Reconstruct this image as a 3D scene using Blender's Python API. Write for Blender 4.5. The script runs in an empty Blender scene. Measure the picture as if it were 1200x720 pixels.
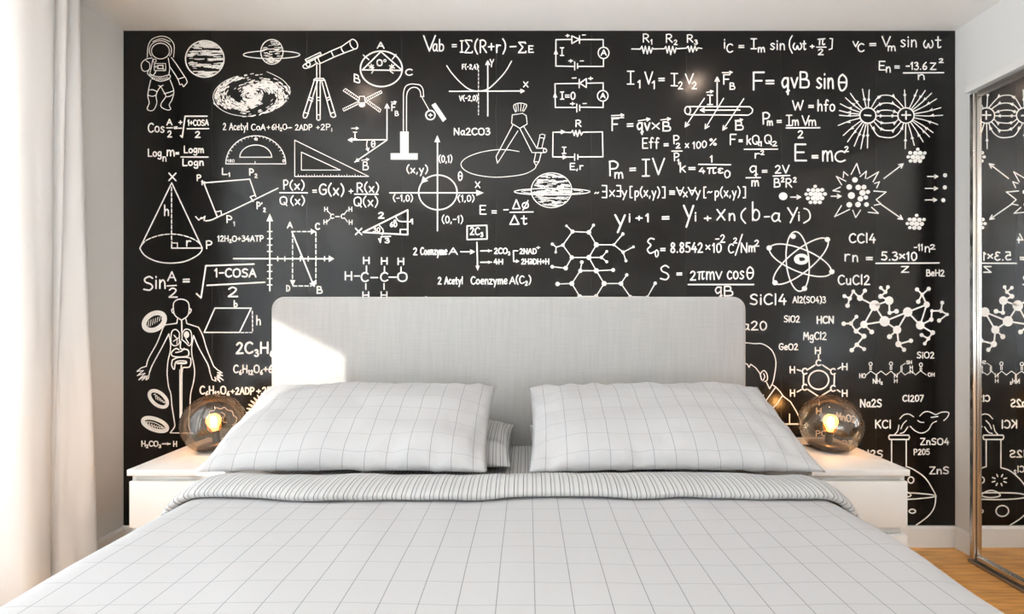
import bpy, bmesh, math, random
from mathutils import Vector, Matrix, noise

random.seed(7)
C = bpy.context.scene.collection
SC = bpy.context.scene
PI = math.pi

# ------------------------------------------------------------------ camera, light, exposure
EYE = 1.18
CAMY = -2.373
cam = bpy.data.cameras.new('camera')
cam.sensor_width = 36
cam.lens = 16.8
cam.shift_x = -0.015
cam.shift_y = 0.0017
cam.clip_start = 0.02
camo = bpy.data.objects.new('camera', cam)
C.objects.link(camo)
camo.location = (0, CAMY, EYE)
camo.rotation_euler = (PI / 2, 0, 0)
SC.camera = camo

SC.view_settings.view_transform = 'Standard'
SC.view_settings.look = 'None'
SC.view_settings.gamma = 1
SC.view_settings.use_curve_mapping = False
SC.view_settings.exposure = 0.06

world = bpy.data.worlds.new('sky')
SC.world = world
world.use_nodes = True
bg = world.node_tree.nodes['Background']
bg.inputs['Strength'].default_value = 1.0
# sky above the horizon, steep lower part brightened as added uplight for the ceiling
_w = world.node_tree
_tc = _w.nodes.new('ShaderNodeTexCoord')
_sp = _w.nodes.new('ShaderNodeSeparateXYZ')
_w.links.new(_tc.outputs['Generated'], _sp.inputs[0])
_mr = _w.nodes.new('ShaderNodeMapRange')
_mr.inputs['From Min'].default_value = -0.72
_mr.inputs['From Max'].default_value = -0.32
_w.links.new(_sp.outputs['Z'], _mr.inputs['Value'])
_mx = _w.nodes.new('ShaderNodeMix')
_mx.data_type = 'RGBA'
_w.links.new(_mr.outputs['Result'], _mx.inputs['Factor'])
_mx.inputs['A'].default_value = (44.0, 46.5, 49.0, 1)
_mx.inputs['B'].default_value = (5.9, 6.45, 7.1, 1)
_w.links.new(_mx.outputs['Result'], bg.inputs['Color'])

sun = bpy.data.lights.new('sun', 'SUN')
sun.energy = 11.0
sun.angle = 0.006
sun.color = (1.0, 0.95, 0.88)
suno = bpy.data.objects.new('sun', sun)
C.objects.link(suno)
suno.location = (-4, -8, 5)
suno.rotation_euler = Vector((0.38, 1.0, -0.192)).to_track_quat('-Z', 'Y').to_euler()

XL, XR = -2.004, 2.123          # inner faces of the side walls
CEIL = 2.561
YB = -4.3                       # wall behind the camera
WT = 0.14

def portal(name, y0, y1, z0, z1):
    l = bpy.data.lights.new(name, 'AREA')
    l.shape = 'RECTANGLE'
    l.size = z1 - z0
    l.size_y = y1 - y0
    l.cycles.is_portal = True
    o = bpy.data.objects.new(name, l)
    C.objects.link(o)
    o.location = (XL - WT - 0.01, (y0 + y1) / 2, (z0 + z1) / 2)
    o.rotation_euler = (0, -PI / 2, 0)
W1 = (-2.10, -0.62, 0.06, 2.30)
W2 = (-3.66, -2.38, 0.06, 2.30)
portal('window_portal', *W1)
portal('window_portal', *W2)
FILL_W = (-0.30, 1.90, 0.35, 1.06)  # added opening behind the camera, for fill light
l3 = bpy.data.lights.new('window_portal', 'AREA')
l3.shape = 'RECTANGLE'
l3.size, l3.size_y = FILL_W[1] - FILL_W[0], FILL_W[3] - FILL_W[2]
l3.cycles.is_portal = True
p3 = bpy.data.objects.new('window_portal', l3)
C.objects.link(p3)
p3.location = ((FILL_W[0] + FILL_W[1]) / 2, YB - WT - 0.01, (FILL_W[2] + FILL_W[3]) / 2)
p3.rotation_euler = (PI / 2, 0, 0)

# ------------------------------------------------------------------ materials
def mat(name, col, rough=0.5, spec=0.5, metal=0.0, bump=None, bump_scale=100.0, bump_dist=0.002, sheen=0.0, var=0.0):
    m = bpy.data.materials.new(name)
    m.use_nodes = True
    nt = m.node_tree
    b = nt.nodes['Principled BSDF']
    b.inputs['Base Color'].default_value = (*col, 1)
    b.inputs['Roughness'].default_value = rough
    b.inputs['Specular IOR Level'].default_value = spec
    b.inputs['Metallic'].default_value = metal
    if sheen:
        b.inputs['Sheen Weight'].default_value = sheen
    if bump or var:
        tc = nt.nodes.new('ShaderNodeTexCoord')
        n = nt.nodes.new('ShaderNodeTexNoise')
        n.inputs['Scale'].default_value = bump_scale
        n.inputs['Detail'].default_value = 3
        nt.links.new(tc.outputs['Object'], n.inputs['Vector'])
        if bump:
            bp = nt.nodes.new('ShaderNodeBump')
            bp.inputs['Strength'].default_value = bump
            bp.inputs['Distance'].default_value = bump_dist
            nt.links.new(n.outputs['Fac'], bp.inputs['Height'])
            nt.links.new(bp.outputs['Normal'], b.inputs['Normal'])
        if var:
            mx = nt.nodes.new('ShaderNodeMix')
            mx.data_type = 'RGBA'
            mx.inputs['A'].default_value = (*[c * (1 - var) for c in col], 1)
            mx.inputs['B'].default_value = (*[min(1, c * (1 + var)) for c in col], 1)
            nt.links.new(n.outputs['Fac'], mx.inputs['Factor'])
            nt.links.new(mx.outputs['Result'], b.inputs['Base Color'])
    return m

def emis(name, col, strength):
    m = bpy.data.materials.new(name)
    m.use_nodes = True
    nt = m.node_tree
    nt.nodes.clear()
    e = nt.nodes.new('ShaderNodeEmission')
    e.inputs['Color'].default_value = (*col, 1)
    e.inputs['Strength'].default_value = strength
    o = nt.nodes.new('ShaderNodeOutputMaterial')
    nt.links.new(e.outputs[0], o.inputs[0])
    return m

def math_node(nt, op, a, b=None, c=None):
    n = nt.nodes.new('ShaderNodeMath')
    n.operation = op
    for i, v in enumerate((a, b, c)):
        if v is None:
            continue
        if isinstance(v, (int, float)):
            n.inputs[i].default_value = v
        else:
            nt.links.new(v, n.inputs[i])
    return n.outputs[0]

def line_mask(nt, coord, period, width, phase=0.0):
    f = math_node(nt, 'FRACT', math_node(nt, 'ADD', math_node(nt, 'DIVIDE', coord, period), phase + 50.0))
    return math_node(nt, 'LESS_THAN', f, width / period)

def fabric(name, base, lines, rough=0.85):
    """white cotton with printed lines; lines = (axis, period, width, phase, colour)"""
    m = mat(name, base, rough, 0.2, sheen=0.15)
    nt = m.node_tree
    b = nt.nodes['Principled BSDF']
    uv = nt.nodes.new('ShaderNodeUVMap')
    uv.uv_map = 'UVMap'
    sp = nt.nodes.new('ShaderNodeSeparateXYZ')
    nt.links.new(uv.outputs[0], sp.inputs[0])
    cur = None
    for ax, per, wd, ph, col in lines:
        mk = line_mask(nt, sp.outputs[ax], per, wd, ph)
        mx = nt.nodes.new('ShaderNodeMix')
        mx.data_type = 'RGBA'
        nt.links.new(mk, mx.inputs['Factor'])
        if cur is None:
            mx.inputs['A'].default_value = (*base, 1)
        else:
            nt.links.new(cur, mx.inputs['A'])
        mx.inputs['B'].default_value = (*col, 1)
        cur = mx.outputs['Result']
    if cur is not None:
        nt.links.new(cur, b.inputs['Base Color'])
    n = nt.nodes.new('ShaderNodeTexNoise')
    n.inputs['Scale'].default_value = 14
    n.inputs['Detail'].default_value = 5
    nt.links.new(uv.outputs[0], n.inputs['Vector'])
    bp = nt.nodes.new('ShaderNodeBump')
    bp.inputs['Strength'].default_value = 0.25
    bp.inputs['Distance'].default_value = 0.006
    nt.links.new(n.outputs['Fac'], bp.inputs['Height'])
    nt.links.new(bp.outputs['Normal'], b.inputs['Normal'])
    return m

M = {}
M['wall'] = mat('wall_paint', (0.79, 0.78, 0.755), 0.6, 0.3, bump=0.08, bump_scale=160)
M['ceiling'] = mat('ceiling_paint', (0.90, 0.895, 0.87), 0.7, 0.2)
M['trim'] = mat('white_trim_paint', (0.80, 0.79, 0.77), 0.4, 0.4)
M['black'] = mat('mural_black', (0.0050, 0.0046, 0.0043), 0.19, 0.33, bump=0.16, bump_scale=300, bump_dist=0.001)
M['seam'] = mat('mural_seam', (0.022, 0.021, 0.02), 0.25, 0.5)
M['chalk'] = mat('mural_white', (0.90, 0.885, 0.85), 0.45, 0.4)
M['linen'] = mat('headboard_linen', (0.46, 0.45, 0.432), 0.9, 0.1, bump=0.5, bump_scale=650, bump_dist=0.0012, sheen=0.2, var=0.05)
def linen_weave():
    m = M['linen']
    nt = m.node_tree
    b = nt.nodes['Principled BSDF']
    tc = nt.nodes.new('ShaderNodeTexCoord')
    cur = None
    for sc in ((420, 1, 9), (9, 1, 420), (60, 1, 5)):
        mp = nt.nodes.new('ShaderNodeMapping')
        mp.inputs['Scale'].default_value = sc
        nt.links.new(tc.outputs['Object'], mp.inputs['Vector'])
        n = nt.nodes.new('ShaderNodeTexNoise')
        n.inputs['Scale'].default_value = 1.0
        n.inputs['Detail'].default_value = 2
        nt.links.new(mp.outputs[0], n.inputs['Vector'])
        cur = n.outputs['Fac'] if cur is None else math_node(nt, 'ADD', cur, n.outputs['Fac'])
    cr = nt.nodes.new('ShaderNodeValToRGB')
    cr.color_ramp.elements[0].position = 0.38
    cr.color_ramp.elements[0].color = (0.385, 0.38, 0.37, 1)
    cr.color_ramp.elements[1].position = 0.62
    cr.color_ramp.elements[1].color = (0.44, 0.435, 0.424, 1)
    nt.links.new(math_node(nt, 'DIVIDE', cur, 3.0), cr.inputs[0])
    nt.links.new(cr.outputs['Color'], b.inputs['Base Color'])
linen_weave()
M['piping'] = mat('headboard_piping', (0.52, 0.51, 0.49), 0.8, 0.1)
M['furniture'] = mat('white_foil', (0.74, 0.735, 0.72), 0.5, 0.4)
M['recess'] = mat('drawer_recess', (0.74, 0.73, 0.71), 0.45, 0.3)
M['curtain'] = mat('curtain_cloth', (0.82, 0.82, 0.815), 0.9, 0.1, bump=0.2, bump_scale=40, bump_dist=0.004)
M['chrome'] = mat('brushed_chrome', (0.62, 0.60, 0.57), 0.22, 0.5, metal=1.0)
M['bronze'] = mat('dark_metal', (0.34, 0.30, 0.27), 0.3, 0.5, metal=0.8)
M['mirror'] = mat('mirror_silver', (0.88, 0.87, 0.85), 0.0, 0.5, metal=1.0)
M['wood_dark'] = mat('bed_base_cloth', (0.45, 0.44, 0.42), 0.8, 0.2)
M['lampbase'] = mat('lamp_base_metal', (0.05, 0.04, 0.035), 0.3, 0.5, metal=0.6)
M['cord'] = mat('dark_cord', (0.03, 0.03, 0.03), 0.5, 0.4)
M['bulb'] = emis('bulb_glow', (1.0, 0.38, 0.07), 11.0)
_nt = M['bulb'].node_tree
_tr = _nt.nodes.new('ShaderNodeBsdfTransparent')
_mx = _nt.nodes.new('ShaderNodeMixShader')
_mx.inputs[0].default_value = 0.5
_nt.links.new(_tr.outputs[0], _mx.inputs[1])
_nt.links.new(_nt.nodes['Emission'].outputs[0], _mx.inputs[2])
_nt.links.new(_mx.outputs[0], _nt.nodes['Material Output'].inputs[0])
M['filament'] = emis('filament_glow', (1.0, 0.56, 0.20), 300.0)
M['downlight'] = emis('downlight_glow', (1.0, 0.74, 0.58), 105.0)
M['concrete'] = mat('added_slab_concrete', (0.5, 0.49, 0.47), 0.8, 0.2, var=0.1, bump_scale=6)  # for the added outside slabs and wall

COTTON = (0.43, 0.426, 0.43)
M['grid'] = fabric('grid_cotton', COTTON, [(1, 0.0735, 0.0019, 0.0, (0.325, 0.322, 0.326)), (0, 0.0735, 0.0020, 0.0, (0.22, 0.22, 0.23))])
M['stripe'] = fabric('striped_cotton', (0.455, 0.452, 0.448), [(0, 0.027, 0.0050, 0.0, (0.30, 0.30, 0.305)), (0, 0.027, 0.0026, 0.36, (0.13, 0.13, 0.135))])

def translucent(name, col, fac):
    m = bpy.data.materials.new(name)
    m.use_nodes = True
    nt = m.node_tree
    b = nt.nodes['Principled BSDF']
    b.inputs['Base Color'].default_value = (*col, 1)
    b.inputs['Roughness'].default_value = 0.9
    t = nt.nodes.new('ShaderNodeBsdfTranslucent')
    t.inputs['Color'].default_value = (*col, 1)
    mx = nt.nodes.new('ShaderNodeMixShader')
    mx.inputs[0].default_value = fac
    nt.links.new(b.outputs[0], mx.inputs[1])
    nt.links.new(t.outputs[0], mx.inputs[2])
    nt.links.new(mx.outputs[0], nt.nodes['Material Output'].inputs[0])
    return m
M['sheer'] = translucent('sheer_cloth', (0.9, 0.9, 0.9), 0.6)

def thin_glass(name, tint, base_refl, boost):
    m = bpy.data.materials.new(name)
    m.use_nodes = True
    nt = m.node_tree
    nt.nodes.clear()
    tr = nt.nodes.new('ShaderNodeBsdfTransparent')
    tr.inputs['Color'].default_value = (*tint, 1)
    gl = nt.nodes.new('ShaderNodeBsdfGlossy')
    gl.inputs['Roughness'].default_value = 0.015
    gl.inputs['Color'].default_value = (0.95, 0.92, 0.88, 1)
    lw = nt.nodes.new('ShaderNodeLayerWeight')
    lw.inputs['Blend'].default_value = 0.25
    f = math_node(nt, 'MULTIPLY_ADD', lw.outputs['Fresnel'], boost, base_refl)
    f = math_node(nt, 'MINIMUM', f, 0.9)
    mx = nt.nodes.new('ShaderNodeMixShader')
    nt.links.new(f, mx.inputs[0])
    nt.links.new(tr.outputs[0], mx.inputs[1])
    nt.links.new(gl.outputs[0], mx.inputs[2])
    o = nt.nodes.new('ShaderNodeOutputMaterial')
    nt.links.new(mx.outputs[0], o.inputs[0])
    return m
M['smoke'] = thin_glass('smoked_glass', (0.78, 0.67, 0.55), 0.10, 0.5)
M['pane'] = thin_glass('window_glass', (0.96, 0.97, 0.97), 0.02, 0.5)

def oak():
    m = mat('oak_planks', (0.5, 0.3, 0.13), 0.42, 0.4)
    nt = m.node_tree
    b = nt.nodes['Principled BSDF']
    tc = nt.nodes.new('ShaderNodeTexCoord')
    br = nt.nodes.new('ShaderNodeTexBrick')
    br.inputs['Scale'].default_value = 1.0
    br.inputs['Brick Width'].default_value = 1.5
    br.inputs['Row Height'].default_value = 0.13
    br.inputs['Mortar Size'].default_value = 0.0012
    br.inputs['Color1'].default_value = (0.86, 0.47, 0.155, 1)
    br.inputs['Color2'].default_value = (0.78, 0.39, 0.115, 1)
    br.inputs['Mortar'].default_value = (0.3, 0.15, 0.06, 1)
    nt.links.new(tc.outputs['Object'], br.inputs['Vector'])
    mp = nt.nodes.new('ShaderNodeMapping')
    mp.inputs['Scale'].default_value = (2.5, 26, 1)
    nt.links.new(tc.outputs['Object'], mp.inputs['Vector'])
    n = nt.nodes.new('ShaderNodeTexNoise')
    n.inputs['Scale'].default_value = 2.2
    n.inputs['Detail'].default_value = 6
    nt.links.new(mp.outputs[0], n.inputs['Vector'])
    cr = nt.nodes.new('ShaderNodeValToRGB')
    cr.color_ramp.elements[0].position = 0.3
    cr.color_ramp.elements[0].color = (0.62, 0.55, 0.48, 1)
    cr.color_ramp.elements[1].position = 0.75
    cr.color_ramp.elements[1].color = (1.15, 1.12, 1.08, 1)
    nt.links.new(n.outputs['Fac'], cr.inputs[0])
    mx = nt.nodes.new('ShaderNodeMix')
    mx.data_type = 'RGBA'
    mx.blend_type = 'MULTIPLY'
    mx.inputs['Factor'].default_value = 1
    nt.links.new(br.outputs['Color'], mx.inputs['A'])
    nt.links.new(cr.outputs['Color'], mx.inputs['B'])
    nt.links.new(mx.outputs['Result'], b.inputs['Base Color'])
    return m
M['oak'] = oak()

# ------------------------------------------------------------------ mesh helpers
def tag(o, label, cat, group=None):
    o['label'] = label
    o['category'] = cat
    if group:
        o['group'] = group
    return o

def empty(name, loc, rz=0.0):
    o = bpy.data.objects.new(name, None)
    C.objects.link(o)
    o.location = loc
    o.rotation_euler = (0, 0, rz)
    return o

def obj(name, bm, m, parent=None, smooth=True, label=None):
    me = bpy.data.meshes.new(name)
    bm.normal_update()
    bm.to_mesh(me)
    bm.free()
    ms = m if isinstance(m, (list, tuple)) else [m]
    for x in ms:
        me.materials.append(x)
    if smooth:
        for p in me.polygons:
            p.use_smooth = True
    o = bpy.data.objects.new(name, me)
    C.objects.link(o)
    if parent:
        o.parent = parent
    if label:
        o['label'] = label
    return o

def auto_smooth(o, ang=35):
    try:
        o.data.set_sharp_from_angle(angle=math.radians(ang))
    except Exception:
        pass
    return o

def box(bm, x0, x1, y0, y1, z0, z1, bev=0.0, seg=2):
    g = bmesh.ops.create_cube(bm, size=1)
    vs = g['verts']
    for v in vs:
        v.co = Vector(((x0 + x1) / 2 + v.co.x * (x1 - x0), (y0 + y1) / 2 + v.co.y * (y1 - y0), (z0 + z1) / 2 + v.co.z * (z1 - z0)))
    if bev:
        es = list({e for v in vs for e in v.link_edges})
        bmesh.ops.bevel(bm, geom=es, offset=bev, segments=seg, profile=0.5, affect='EDGES')
    return bm

def boxes(*specs):
    bm = bmesh.new()
    for s in specs:
        box(bm, *s)
    return bm

def struct(name, bm, m, parent=None, smooth=False):
    o = obj(name, bm, m, parent, smooth)
    o['kind'] = 'structure'
    return o

def lathe(bm, prof, seg=32, mtx=None, close_ends=True):
    rings = []
    for r, z in prof:
        if r < 1e-6:
            v = bm.verts.new((0, 0, z))
            rings.append([v])
        else:
            rings.append([bm.verts.new((r * math.cos(2 * PI * i / seg), r * math.sin(2 * PI * i / seg), z)) for i in range(seg)])
    for a, b in zip(rings, rings[1:]):
        for i in range(seg):
            j = (i + 1) % seg
            if len(a) == 1 and len(b) > 1:
                bm.faces.new((a[0], b[j], b[i]))
            elif len(b) == 1 and len(a) > 1:
                bm.faces.new((a[i], a[j], b[0]))
            elif len(a) > 1:
                bm.faces.new((a[i], a[j], b[j], b[i]))
    bmesh.ops.recalc_face_normals(bm, faces=bm.faces)
    if mtx is not None:
        bmesh.ops.transform(bm, matrix=mtx, verts=bm.verts)
    return bm

def tube(bm, pts, r, seg=8):
    pts = [Vector(p) for p in pts]
    rings = []
    up = Vector((0, 0, 1))
    for i, p in enumerate(pts):
        d = (pts[min(i + 1, len(pts) - 1)] - pts[max(i - 1, 0)]).normalized()
        s = d.cross(up)
        if s.length < 1e-4:
            s = Vector((1, 0, 0))
        s.normalize()
        t = s.cross(d).normalized()
        rings.append([bm.verts.new(p + r * (math.cos(2 * PI * k / seg) * s + math.sin(2 * PI * k / seg) * t)) for k in range(seg)])
    for a, b in zip(rings, rings[1:]):
        for k in range(seg):
            j = (k + 1) % seg
            bm.faces.new((a[k], a[j], b[j], b[k]))
    bm.faces.new(rings[0])
    bm.faces.new(list(reversed(rings[-1])))
    bmesh.ops.recalc_face_normals(bm, faces=bm.faces)
    return bm

# ------------------------------------------------------------------ the room
struct('floor', boxes((XL - WT, XR + WT, YB - WT, 0.14, -0.06, 0)), M['oak'])
struct('ceiling', boxes((XL - WT, XR + WT, YB - WT, 0.14, CEIL, CEIL + 0.12)), M['ceiling'])
struct('wall_back', boxes((XL - WT, XR + WT, 0.0, 0.14, 0, CEIL)), M['wall'])
struct('wall_right', boxes((XR, XR + WT, YB, 0.0, 0, CEIL)), M['wall'])
struct('wall_front', boxes((XL - WT, FILL_W[0], YB - WT, YB, 0, CEIL), (FILL_W[1], XR + WT, YB - WT, YB, 0, CEIL),
                           (FILL_W[0], FILL_W[1], YB - WT, YB, 0, FILL_W[2]), (FILL_W[0], FILL_W[1], YB - WT, YB, FILL_W[3], CEIL)), M['wall'])
fill_w = struct('window_3', boxes((FILL_W[0], FILL_W[0] + 0.035, YB - 0.1, YB - 0.06, FILL_W[2], FILL_W[3]), (FILL_W[1] - 0.035, FILL_W[1], YB - 0.1, YB - 0.06, FILL_W[2], FILL_W[3]), (0.78, 0.82, YB - 0.1, YB - 0.06, FILL_W[2] + 0.035, FILL_W[3] - 0.035),
                              (FILL_W[0] + 0.035, FILL_W[1] - 0.035, YB - 0.1, YB - 0.06, FILL_W[2], FILL_W[2] + 0.035), (FILL_W[0] + 0.035, FILL_W[1] - 0.035, YB - 0.1, YB - 0.06, FILL_W[3] - 0.035, FILL_W[3])), M['trim'])  # added low window, out of view, lets in fill light
struct('window_pane', boxes((FILL_W[0] + 0.035, FILL_W[1] - 0.035, YB - 0.082, YB - 0.078, FILL_W[2] + 0.035, FILL_W[3] - 0.035)), M['pane'], fill_w)
# left wall with two tall window openings
(a0, a1, zl, zh), (b0, b1, _, _) = W1, W2
struct('wall_left', boxes((XL - WT, XL, a1, 0.0, 0, CEIL), (XL - WT, XL, b1, a0, 0, CEIL), (XL - WT, XL, YB, b0, 0, CEIL),
                          (XL - WT, XL, a0, a1, zh, CEIL), (XL - WT, XL, b0, b1, zh, CEIL),
                          (XL - WT, XL, a0, a1, 0, zl), (XL - WT, XL, b0, b1, 0, zl)), M['wall'])
for i, (y0, y1, z0, z1) in enumerate((W1, W2)):
    t = 0.035
    xa, xb = XL - WT + 0.02, XL - WT + 0.06
    w = struct('window_%d' % (i + 1), boxes((xa, xb, y0, y0 + t, z0, z1), (xa, xb, y1 - t, y1, z0, z1),
                                            (xa, xb, y0 + t, y1 - t, z0, z0 + t), (xa, xb, y0 + t, y1 - t, z1 - t, z1)), M['trim'])
    struct('window_pane', boxes((xa + 0.018, xa + 0.022, y0 + t, y1 - t, z0 + t, z1 - t)), M['pane'], w)
# added outside, unseen: floor strip, slab and walls that shape sun and sky light
struct('added_floor_strip', boxes((-2.30, XL - WT - 0.02, -7.5, 0.6, -0.12, 0.0)), M['concrete'])  # strip kept narrow so light from below reaches the ceiling
struct('sun_block_slab', boxes((-3.46, XL - WT - 0.02, -7.5, 0.6, 2.297, 2.45)), M['concrete'])  # added slab, its edge cuts the top of the sun patch
struct('sun_block_wall', boxes((-3.1, 2.6, -11.2, -11.0, -0.12, 3.0)), M['concrete'])  # added wall, keeps the sun out of the low rear opening
struct('sun_block_screen', boxes((-3.05, XL - WT - 0.02, -2.30, -2.20, 0.0, 2.297)), M['trim'])  # added screen, keeps the sun out of the first window

def skirting(axis, a, b, pos, side):
    bm = bmesh.new()
    h = 0.104
    prof = [(0, 0), (0.014, 0), (0.014, h - 0.012), (0.008, h), (0, h)]
    ends = []
    for s in (a, b):
        ends.append([bm.verts.new((s, pos + side * p, z)) if axis == 'x' else bm.verts.new((pos + side * p, s, z)) for p, z in prof])
    n = len(prof)
    for i in range(n):
        j = (i + 1) % n
        bm.faces.new((ends[0][i], ends[0][j], ends[1][j], ends[1][i]))
    bm.faces.new(ends[0])
    bm.faces.new(list(reversed(ends[1])))
    bmesh.ops.recalc_face_normals(bm, faces=bm.faces)
    return bm
struct('baseboard_back', skirting('x', XL, XR, 0.0, -1), M['trim'])
struct('baseboard_left', skirting('y', a1, -0.015, XL, 1), M['trim'])
struct('baseboard_right', skirting('y', -0.125, -0.015, XR, -1), M['trim'])
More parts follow.
